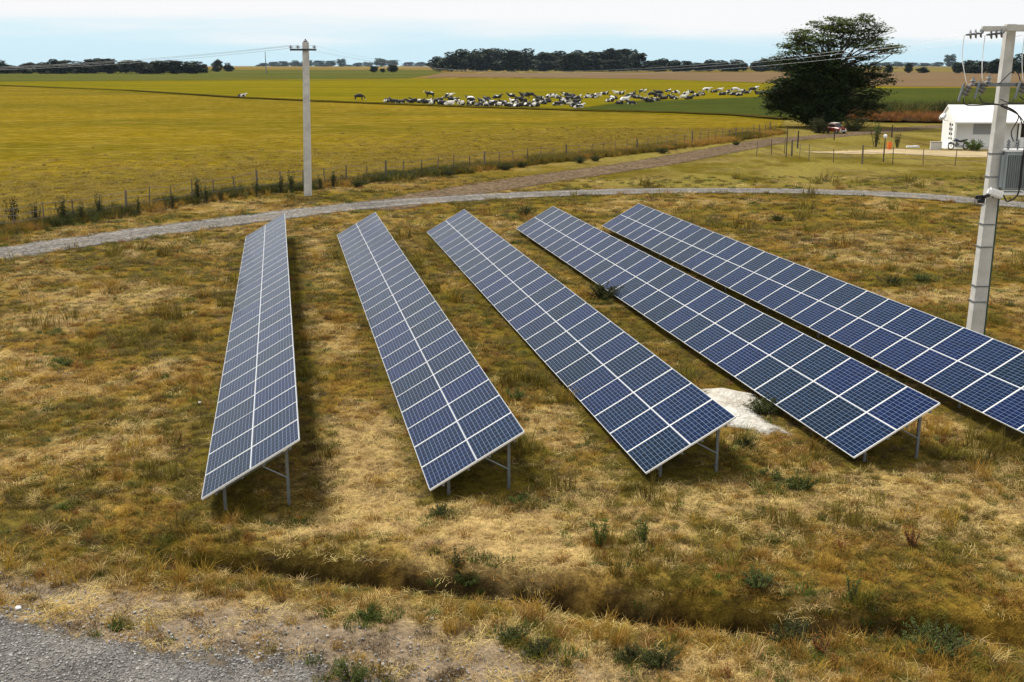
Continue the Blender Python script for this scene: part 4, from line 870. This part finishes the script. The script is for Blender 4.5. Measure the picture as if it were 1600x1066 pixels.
kinds = {'lie': 'lying', 'lie2': 'lying', 'stand': 'standing', 'graze': 'grazing'}
def cow(px_, py_, nm, mk, label=None, rz=None):
    a = AT(px_, py_); o = link('cow', COWM[nm, mk]); o.location = (a[0], a[1], .05); o.rotation_euler = (0, 0, rz if rz is not None else rnd.choice([0, math.pi])+rnd.gauss(0, .6)); s = rnd.uniform(.9, 1.1); o.scale = (s, s, s)
    tone_ = {'cow': 'black and white patched', 'cow_w': 'mostly white', 'cow_b': 'mostly black'}[mk]
    g_ = f'{tone_} {kinds[nm]} cows in the herd'
    tag(o, label or f'{tone_} cow {kinds[nm]} in the herd on the far pasture', 'cow', None if label else g_); return o
pick = lambda: rnd.choices(['cow', 'cow_w', 'cow_b'], [6, 1, 4])[0]
for u, v in c7: cow(580+u/5, 130.5+v/5, rnd.choice(['lie', 'lie2']), pick())
for u, v in c8: cow(880+u*.2125, 120.5+v*.2128, rnd.choice(['lie', 'lie2']), pick())
for u, v in st7: cow(580+u/5, 131+v/5, 'stand', rnd.choice(['cow', 'cow_b']))
for u, v in st8: cow(880+u*.2125, 121+v*.2128, rnd.choice(['stand', 'stand', 'graze']), rnd.choice(['cow', 'cow_b', 'cow_w']))
cow(377, 152.5, 'lie', 'cow', 'lone black and white cow lying far left of the herd', 0)
cow(561, 157.5, 'graze', 'cow_b', 'lone mostly black cow grazing just left of the herd', .4)

# ------------------------------------------------------------------ grass, weeds, pebbles
def tuft(seed, n, h, spread, lean, wd, mat, name):
    r_ = random.Random(seed); m = MB(); m.tone = []
    for i in range(n):
        a = r_.uniform(0, 6.283); rr = spread*math.sqrt(r_.random()); bx, by = rr*math.cos(a), rr*math.sin(a)
        d = r_.uniform(0, 6.283); ln = lean*r_.uniform(.3, 1.3); hh = h*r_.uniform(.45, 1.25); dx, dy = math.cos(d), math.sin(d); w_ = wd*r_.uniform(.7, 1.3)
        o = len(m.v); nxv, nyv = -dy*w_/2, dx*w_/2
        for t in (0, .55): 
            f = ln*hh*(t**1.6); z = hh*t*(1-.25*min(ln, 1.2)*t); m.v += [(bx+dx*f+nxv*(1-t*.4), by+dy*f+nyv*(1-t*.4), z), (bx+dx*f-nxv*(1-t*.4), by+dy*f-nyv*(1-t*.4), z)]
        f = ln*hh; m.v.append((bx+dx*f, by+dy*f, hh*(1-.32*min(ln, 1.6)))); m.f += [(o, o+1, o+3, o+2), (o+2, o+3, o+4)]; m.m += [0, 0]; tt = r_.uniform(.55, 1.45); m.tone += [tt*.9, tt*1.05]
    return bpy.data.objects.new(name, m.mesh(name, mat))
def make_coll(name, objs):
    c = bpy.data.collections.new(name)
    for o in objs: c.objects.link(o)
    return c
TUFT = []
def reg(*objs): TUFT.extend(objs)
k = 0
VAR = {}
def addv(key, n, h, spread, lean, wd, mat, reps=2):
    global k
    VAR[key] = []
    for r_ in range(reps):
        VAR[key].append(len(TUFT)); TUFT.append(tuft(500+k, n, h, spread, lean, wd, M[mat], 'tuft_%03d' % len(TUFT))); k += 1
addv('mat', 60, .10, .26, 2.4, .008, 'g_straw', 3)
addv('straw', 46, .15, .10, 1.0, .008, 'g_straw', 3)
addv('gold', 56, .16, .11, .9, .008, 'g_gold', 3)
addv('olive', 60, .14, .13, .9, .008, 'g_olive', 3)
addv('green', 50, .12, .11, .8, .010, 'g_green', 2)
addv('dead', 40, .13, .16, 1.6, .008, 'g_dark', 2)
addv('tallgold', 44, .42, .14, .7, .009, 'g_gold', 2)
addv('tallstraw', 40, .32, .13, .9, .008, 'g_straw', 2)
addv('rust', 46, .26, .10, .7, .009, 'g_rust', 1)
addv('tallolive', 46, .50, .20, .6, .012, 'g_olive', 2)
addv('matgold', 60, .09, .26, 2.2, .008, 'g_gold', 2)
addv('talldark', 60, .60, .22, .6, .014, 'weed_dk', 2)
addv('cell', 60, .22, .42, 1.0, .02, 'g_pasture', 2)
def pebble(seed, name):
    bm = bmesh.new(); bmesh.ops.create_icosphere(bm, subdivisions=1, radius=.02); r_ = random.Random(seed)
    for v in bm.verts: v.co = v.co*r_.uniform(.7, 1.25); v.co.z *= .65
    me_ = bpy.data.meshes.new(name); bm.to_mesh(me_); bm.free(); me_.materials.append(M['stone']); return bpy.data.objects.new(name, me_)
PEB = [pebble(i, 'pebble_%d' % i) for i in range(4)]
CT, CPB = make_coll('tufts', TUFT), make_coll('pebbles', PEB)
def gn_tree(coll):
    ng = bpy.data.node_groups.new('scatter_'+coll.name, 'GeometryNodeTree'); ng.interface.new_socket('Geometry', in_out='INPUT', socket_type='NodeSocketGeometry'); ng.interface.new_socket('Geometry', in_out='OUTPUT', socket_type='NodeSocketGeometry')
    nn = ng.nodes.new; gi, go = nn('NodeGroupInput'), nn('NodeGroupOutput'); ip = nn('GeometryNodeInstanceOnPoints'); ci = nn('GeometryNodeCollectionInfo'); ci.inputs['Collection'].default_value = coll
    ci.inputs['Separate Children'].default_value = True; ci.inputs['Reset Children'].default_value = True; ip.inputs['Pick Instance'].default_value = True
    def at(nm, ty): a = nn('GeometryNodeInputNamedAttribute'); a.data_type = ty; a.inputs['Name'].default_value = nm; return a.outputs['Attribute']
    L = ng.links.new; L(gi.outputs[0], ip.inputs['Points']); L(ci.outputs[0], ip.inputs['Instance']); L(at('idx', 'INT'), ip.inputs['Instance Index']); L(at('rot', 'FLOAT_VECTOR'), ip.inputs['Rotation']); L(at('scl', 'FLOAT_VECTOR'), ip.inputs['Scale']); L(ip.outputs[0], go.inputs[0]); return ng
NG = {c.name: gn_tree(c) for c in (CT, CPB)}
def scatter(name, P, ix, sc, coll, label, cat):
    me_ = bpy.data.meshes.new(name); n = len(P); me_.vertices.add(n); me_.vertices.foreach_set('co', P.astype(np.float32).ravel())
    a = me_.attributes.new('idx', 'INT', 'POINT'); a.data.foreach_set('value', np.asarray(ix, np.int32))
    ro = np.stack([nr.normal(0, .12, n), nr.normal(0, .12, n), nr.uniform(0, 6.283, n)], 1); a = me_.attributes.new('rot', 'FLOAT_VECTOR', 'POINT'); a.data.foreach_set('vector', ro.astype(np.float32).ravel())
    sc = np.asarray(sc, float); sc = sc[:, None]*np.array([1, 1, 1.]) if sc.ndim == 1 else sc
    a = me_.attributes.new('scl', 'FLOAT_VECTOR', 'POINT'); a.data.foreach_set('vector', sc.astype(np.float32).ravel())
    o = link(name, me_); md = o.modifiers.new('scatter', 'NODES'); md.node_group = NG[coll.name]; return tag(o, label, cat, kind='stuff')
def under_table(X, Y):
    res = np.zeros(len(X), bool); dx, dy = (math.cos(ROW_AZ), -math.sin(ROW_AZ)), (math.sin(ROW_AZ), math.cos(ROW_AZ))
    for cx, cy, cz in CORN:
        u = (X-cx)*dx[0]+(Y-cy)*dx[1]; v = (X-cx)*dy[0]+(Y-cy)*dy[1]; res |= (u > -.15) & (u < 2*MOD_U*ct+.05) & (v > -.1) & (v < NMOD*MOD_V+.1)
    return res
bands = [(10.5, 16, 85, .78), (16, 24, 55, .88), (24, 36, 27, 1.1), (36, 52, 12, 1.5), (52, 78, 3.6, 2.1)]
PX, PY, PS = [], [], []
for y0, y1, den, sc_ in bands:
    wdt = lambda y: .60*y+6
    n = int(den*(y1-y0)*2*wdt((y0+y1)/2)); Y = nr.uniform(y0, y1, n); X = nr.uniform(-1, 1, n)*(.60*Y+6); PX.append(X); PY.append(Y); PS.append(np.full(n, sc_))
PX, PY, PS = map(np.concatenate, (PX, PY, PS))
dR = poly_dist(PX, PY, ROAD); dTk = poly_dist(PX, PY, TRACK); lotS = sd_poly(LOT)(PX, PY); sandS = sd_poly(sp)(PX, PY); gS = sd_poly(gold_poly)(PX, PY)
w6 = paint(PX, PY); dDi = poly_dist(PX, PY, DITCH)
prob = 1-.95*w6[:, 4]-.5*w6[:, 5]-.62*(dDi < .26)*ss(-6, -4, PX)*(1-.4*ss(3.0, 5.0, PX))
keep = (dR > 1.25+nr.uniform(-.35, .4, len(PX))) & (dTk > 1.9+nr.uniform(-.6, .6, len(PX))) & ((lotS < 0) | (nr.random(len(PX)) < .015)) & (sandS < -.05+.22*nr.random(len(PX))**2) & (gS < -.2) & (nr.random(len(PX)) < prob)
keep &= ~((PX > 4) & (road_side(PX, PY) > 1) & (nr.random(len(PX)) < .5))
PX, PY, PS, w6, dDi = PX[keep], PY[keep], PS[keep], w6[keep], dDi[keep]
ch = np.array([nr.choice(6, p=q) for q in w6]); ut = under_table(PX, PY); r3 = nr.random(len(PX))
tall = fbm(PX*.8+33, PY*.8+8, 3)
ixs = np.zeros(len(PX), int); scl = np.ones((len(PX), 3))
def vi(key): return VAR[key][nr.integers(len(VAR[key]))]
oliveD = np.exp(-(poly_dist(PX, PY, OLIVE)/.9)**2)
for i in range(len(PX)):
    c = ch[i]; r = r3[i]; tl_ = tall[i] > .60
    if c == 0: key = 'mat' if r < .66 else 'straw'
    elif c == 1: key = 'matgold' if r < .40 else ('tallgold' if (tl_ and r > .93) else 'gold')
    elif c == 2: key = 'tallolive' if (tl_ and r > .93) else ('olive' if r > .15 else 'dead')
    elif c == 3: key = 'green'
    elif c == 4: key = 'dead' if r < .5 else 'mat'
    else: key = 'dead'
    if oliveD[i] > .3 and r > .88: key = 'tallgold' if r < .97 else 'tallstraw'
    if r < .004: key = 'rust'
    ixs[i] = vi(key)
hsc = .75+.9*(tall-.35)
nearbank = (ditch_side(PX, PY) > -.1) & (dDi < .75) & (PX > -5.0); dr_ = nr.random(len(PX))
s0 = PS*nr.uniform(.65, 1.25, len(PX)); scl = np.stack([s0, s0, np.where(ut, .35, 1)*np.where(nearbank & (dr_ < .8), .36, 1)*s0*np.clip(hsc*.85, .42, 1.15)/np.sqrt(PS)], 1)
scatter('dry_grass', np.stack([PX, PY, height(PX, PY)-.01], 1), ixs, scl, CT, 'dry golden and olive grass covering the ground around the solar tables', 'grass')
# rough growth along the field fence and both road verges
n = 9000; t_ = nr.random(n); FP = np.array(resample(FENCE, .25)); q = FP[(t_*(len(FP)-1)).astype(int)]; off = nr.normal(-.15, .75, n)
dirv = np.array([-.55, .83]); X = q[:, 0]+off*.45+nr.normal(0, .3, n); Y = q[:, 1]-off*.9+nr.normal(0, .3, n)
nn_ = fbm(X*.25, Y*.25+5, 3); key = np.where(nn_+nr.normal(0, .06, n) < .47, 0, np.where(nn_+nr.normal(0, .06, n) < .56, 1, 2))
leftd = ss(-2, -14, X) if False else 1-ss(-16, 2, X)
ix = np.array([vi('talldark') if (kk == 0 and nr.random() < .05+.75*ld) or nr.random() < .12*ld else (vi('tallolive') if (kk == 0 or (kk == 1 and nr.random() < .4)) else vi('tallgold')) for kk, ld in zip(key, leftd)])
ok = (poly_dist(X, Y, ROAD) > 1.7) & (poly_dist(X, Y, TRACK) > 2.2) & (poly_dist(X, Y, FENCE) < 1.9)
scatter('fence_grass', np.stack([X, Y, 0*X], 1)[ok], ix[ok], (nr.uniform(.45, 1.0, n)*(1+.35*(1-leftd)))[ok], CT, 'rough tall grass and weeds growing under the long wire fence', 'grass')
# clumpy pasture near the fence
n = 52000; X = nr.uniform(-40, 34, n); Y = 44+nr.power(1.6, n)*0+nr.uniform(0, 1, n)**1.5*95; gS = sd_poly(gold_poly)(X, Y); ok = (gS > .1) & (nr.random(n) < np.exp(-(np.clip(gS, 0, 99)/22)**2))
scatter('pasture_grass', np.stack([X, Y, 0*X], 1)[ok], np.array([vi('cell') if r_ < .94 else vi('tallolive') for r_ in nr.random(ok.sum())]), np.stack([nr.uniform(.8, 1.6, n), nr.uniform(.8, 1.6, n), nr.uniform(.15, .5, n)], 1)[ok], CT, 'short golden pasture grass in the field beyond the fence', 'grass')
# red weeds and reeds right of the big tree
n = 3500; X = nr.uniform(42, 105, n); Y = nr.uniform(140, 182, n); ok = sd_poly(G2([(1325, 181), (1400, 178), (1480, 178), (1700, 176), (1700, 190), (1480, 193), (1400, 192), (1330, 190)]))(X, Y) > -1.5
scatter('rust_weeds', np.stack([X, Y, 0*X+.25], 1)[ok], np.array([vi('rust') if r_ < .5 else vi('dead') for r_ in nr.random(ok.sum())]), nr.uniform(2.5, 4.5, ok.sum()), CT, 'rusty red weeds in a strip beyond the yard track', 'weeds')
n = 2600; X = nr.uniform(52, 100, n); Y = nr.uniform(165, 188, n)
scatter('reed_grass', np.stack([X, Y, 0*X+.2], 1), np.array([vi('tallolive') if r_ < .6 else vi('talldark') for r_ in nr.random(n)]), nr.uniform(1.5, 3.6, n), CT, 'dark tall reeds standing behind the rusty weed strip', 'reeds')
# pebbles on the lot
n = 22000; X = nr.uniform(-9, 2.2, n); Y = nr.uniform(10.5, 16.5, n); s_ = sd_poly(LOT)(X, Y); ok = (s_ > -.35+nr.normal(0, .62, n))
scatter('loose_gravel', np.stack([X, Y, height(X, Y)+.02], 1)[ok], nr.integers(0, 4, ok.sum()), np.abs(nr.normal(.45, .28, ok.sum()))+.2, CPB, 'loose grey gravel stones in the near left corner', 'gravel')

# single weeds and shrubs
def weed_mesh(seed, nst, h, spread, lf, nleaf, mat, spread_top=1.0):
    r_ = random.Random(seed); rg_ = np.random.default_rng(seed); m = MB(); st = MB(); m.tone = []
    for i in range(nst):
        a = r_.uniform(0, 6.283); rr = spread*math.sqrt(r_.random()); b = Vector((rr*.25*math.cos(a), rr*.25*math.sin(a), 0)); hh = h*r_.uniform(.55, 1.1); e = Vector((rr*spread_top*math.cos(a), rr*spread_top*math.sin(a), hh*(1-.25*rr/spread)))
        st.tube([b, b.lerp(e, .5)+Vector((0, 0, hh*.08)), e], [.008, .006, .003], 4)
        ts = rg_.uniform(.18, 1.02, nleaf)
        leaves(m, nleaf, lambda n: np.array([list(b.lerp(e, t)+Vector((0, 0, hh*.08*math.sin(3.1*t)))) for t in ts])+rg_.normal(0, lf*.9, (n, 3)), lf, .9, rg_, (.5, 1.5), asp=.4)
    m.v = [(x, y, max(z, .0)) for x, y, z in m.v]
    return m.mesh('foliage', mat), st.mesh('stem', M['bark'])
WM = {'bushy': [weed_mesh(s, 26, .42, .40, .035, 34, M['weed']) for s in (1, 2)], 'sage': [weed_mesh(s, 46, .36, .42, .0165, 70, M['weed_blue']) for s in (3, 4)],
      'tall': [weed_mesh(s, 12, .9, .20, .032, 40, M['weed_dk']) for s in (5, 6, 7)], 'dark': [weed_mesh(s, 46, .45, .50, .024, 52, M['weed_dk']) for s in (8, 9)], 'upright': [weed_mesh(s, 10, .62, .15, .026, 34, M['weed']) for s in (10, 11)], 'rust': [weed_mesh(s, 16, .40, .14, .02, 30, M['g_rust']) for s in (12,)]}
def weed(px_, py_, kind_, s, label, group=None, cat='weed', name='weed', z=None):
    a = AT(px_, py_); fm, sm_ = rnd.choice(WM[kind_]); zz = hz(a[0], a[1]) if a[1] < 60 else 0
    t = thing(name, label, cat, (a[0], a[1], zz-.02 if z is None else z), rnd.uniform(0, 6.28), group)
    for nm, me_ in (('foliage', fm), ('stem', sm_)): o = link(nm, me_, t); o.scale = (s, s, s)
SW = [(1385, 965, 'sage', 1.05, 'broad grey-green weed mound in the lower right, upper of two'), (1462, 1012, 'sage', 1.15, 'broad grey-green weed mound in the lower right corner area, lower of two'), (1030, 1040, 'dark', .7, 'dark green low weed at the bottom edge right of centre'), (985, 1028, 'dark', .5, 'small dark green weed touching a larger one at the bottom edge'), (845, 1020, 'dark', .5, 'dark green weed beside bare soil near the bottom centre'), (805, 1000, 'dark', .5, 'small dark weed left of the bare soil near the bottom centre'),
      (1185, 918, 'sage', .75, 'small bluish weed on the far bank of the ditch'), (938, 850, 'upright', 1.0, 'upright green weed, left of two in front of the middle table'), (1004, 850, 'upright', .85, 'upright green weed, right of two in front of the middle table'), (1425, 858, 'rust', 1.0, 'reddish brown seeding weed at the right in front of the fourth table'), (1283, 1018, 'rust', .9, 'rust coloured tuft in the lower right below the ditch'), (1302, 1040, 'rust', .55, 'small orange tuft near the bottom right edge'),
      (102, 570, 'bushy', .55, 'small green weed alone in dry grass left of the first table'), (803, 622, 'bushy', .7, 'green weed right of the second table, in the gap'), (1195, 645, 'dark', 1.0, 'dark green shrub on the edge of the white sand'), (812, 785, 'bushy', .5, 'small green weed by the rear post of the second table'), (1250, 768, 'bushy', .7, 'low green weed in front of the fourth table'), (1205, 752, 'bushy', .6, 'green weed under the low corner of the fourth table'), (1165, 700, 'dark', .55, 'dark weed behind the rear post of the middle table'),
      (943, 470, 'dark', 1.35, 'dark bushy weed rising at the low edge of the fourth table'), (822, 338, 'dark', 1.3, 'dark green shrub at the far end between the middle and fourth tables'), (730, 885, 'bushy', .55, 'green weed overhanging the ditch near the centre'), (715, 880, 'tall', .55, 'dark stalky weed in the ditch near the centre'), (578, 962, 'bushy', .5, 'small green weed below the ditch left of centre'), (182, 985, 'bushy', .32, 'tiny bright green weed at the gravel edge in the lower left'), (550, 1058, 'bushy', .6, 'green weed at the bottom edge left of centre'), (465, 800, 'bushy', .4, 'small green weed in the straw below the first table'), (90, 520, 'bushy', .35, 'tiny green weed in dry grass above another at the left'),
      (690, 800, 'dark', .5, 'dark low weed by the front post of the second table'), (1440, 440, 'sage', .9, 'grey-green weed clump left of the transformer pole foot'), (1395, 445, 'dark', .8, 'dark weed clump in the scrub left of the transformer pole'), (1215, 345, 'dark', .8, 'dark green clump in the scrub behind the rightmost table'), (1290, 950, 'bushy', .55, 'green weed in the right part of the ditch'), (1240, 990, 'dark', .8, 'dark weed below the ditch at the right'), (1330, 935, 'upright', .7, 'upright green weed on the bank above the sage mounds')]
for x, y, kd, s, lb in SW: weed(x, y, kd, s, lb)
bx, by, bi, bs = [], [], [], []
for x, y, kd, s, lb in SW:
    a = AT(x, y); n = int(26*s) if kd in ('sage', 'dark', 'bushy') else 8
    bx += nr.normal(a[0], .42*s+.1, n).tolist(); by += nr.normal(a[1], .30*s+.1, n).tolist(); bi += [vi('green') if nr.random() < .55 else vi('olive') for _ in range(n)]; bs += nr.uniform(.6, 1.3, n).tolist()
bx, by, bi, bs = map(np.array, (bx, by, bi, bs)); ok = ~under_table(bx, by)
scatter('green_grass', np.stack([bx, by, height(bx, by)-.01], 1)[ok], bi[ok], bs[ok], CT, 'short green grass around the single weeds near the solar tables', 'grass')
for x, y, s in [(22, 352, 1.5), (58, 350, 1.2), (98, 348, 1.4), (128, 346, 1.1), (155, 340, 1.3), (310, 318, 1.5), (322, 318, 1.2), (345, 316, 1.0), (455, 301, 1.5), (440, 303, 1.2), (500, 296, 1.0), (215, 335, .9), (270, 328, .9), (400, 307, 1.0), (520, 294, 1.1), (-12, 362, 1.4)]:
    weed(x, y, 'tall', s*1.15, 'dark stalky weed at the foot of the long fence along the gravel road', 'weeds along the long fence')
for x, y, s in [(560, 292, 1.2), (640, 282, 1.3), (700, 276, 1.2), (790, 266, 1.4), (815, 262, 1.2), (905, 255, 1.4), (930, 252, 1.2), (1035, 240, 1.3), (1150, 227, 1.0)]:
    weed(x, y, 'dark', s, 'low dark bush under the right half of the long fence beside the dirt track', 'bushes along the track fence')
weed(1522, 236, 'bushy', 2.6, 'light green bush in front of the white house porch', None, 'bush', 'bush', 0)
weed(1368, 230, 'upright', 4.0, 'slender green sapling in the yard left of the orange barrel', None, 'sapling', 'sapling', 0)
weed(1402, 231, 'tall', 1.7, 'small dark conical shrub right of the orange barrel', None, 'shrub', 'shrub', 0)
weed(1335, 205, 'dark', 4.0, 'dark bush beside the red car on its right', None, 'bush', 'bush', 0)
weed(1475, 184, 'dark', 5.5, 'dark bush behind the left end of the white house', None, 'bush', 'bush', 0)
weed(1280, 208, 'dark', 4.0, 'dark undergrowth bush at the foot of the big tree', None, 'bush', 'bush', 0)
for x, y, s in [(480, 238, 3), (740, 244, 2.6), (1088, 276, 4)]: pass
def stone(px_, py_, s, lb):
    a = AT(px_, py_); bm = bmesh.new(); bmesh.ops.create_icosphere(bm, subdivisions=2, radius=s); r_ = random.Random(int(px_))
    for v in bm.verts: v.co *= r_.uniform(.8, 1.15); v.co.z *= .6
    me_ = bpy.data.meshes.new('stone'); bm.to_mesh(me_); bm.free(); me_.materials.append(M['whitewall']); o = link('stone', me_); o.location = (a[0], a[1], hz(a[0], a[1])+s*.3); tag(o, lb, 'stone')
stone(312, 630, .045, 'white stone lying in dry grass left of the first table'); stone(28, 950, .05, 'pale stone at the left edge near the gravel')

# ------------------------------------------------------------------ haze
hm = bpy.data.materials.new('haze_air'); hm.use_nodes = True; ht = hm.node_tree; ht.nodes.clear()
ho = ht.nodes.new('ShaderNodeOutputMaterial'); hv = ht.nodes.new('ShaderNodeVolumePrincipled'); hv.inputs['Color'].default_value = (.62, .82, 1, 1); hv.inputs['Density'].default_value = .000022; hv.inputs['Anisotropy'].default_value = .2
ht.links.new(hv.outputs[0], ho.inputs['Volume'])
m = MB(); m.box((0, 3300, 21), (15000, 7600, 44)); o = m.build('haze', hm); tag(o, 'thin bluish haze in the air over the plain', 'haze', kind='stuff')
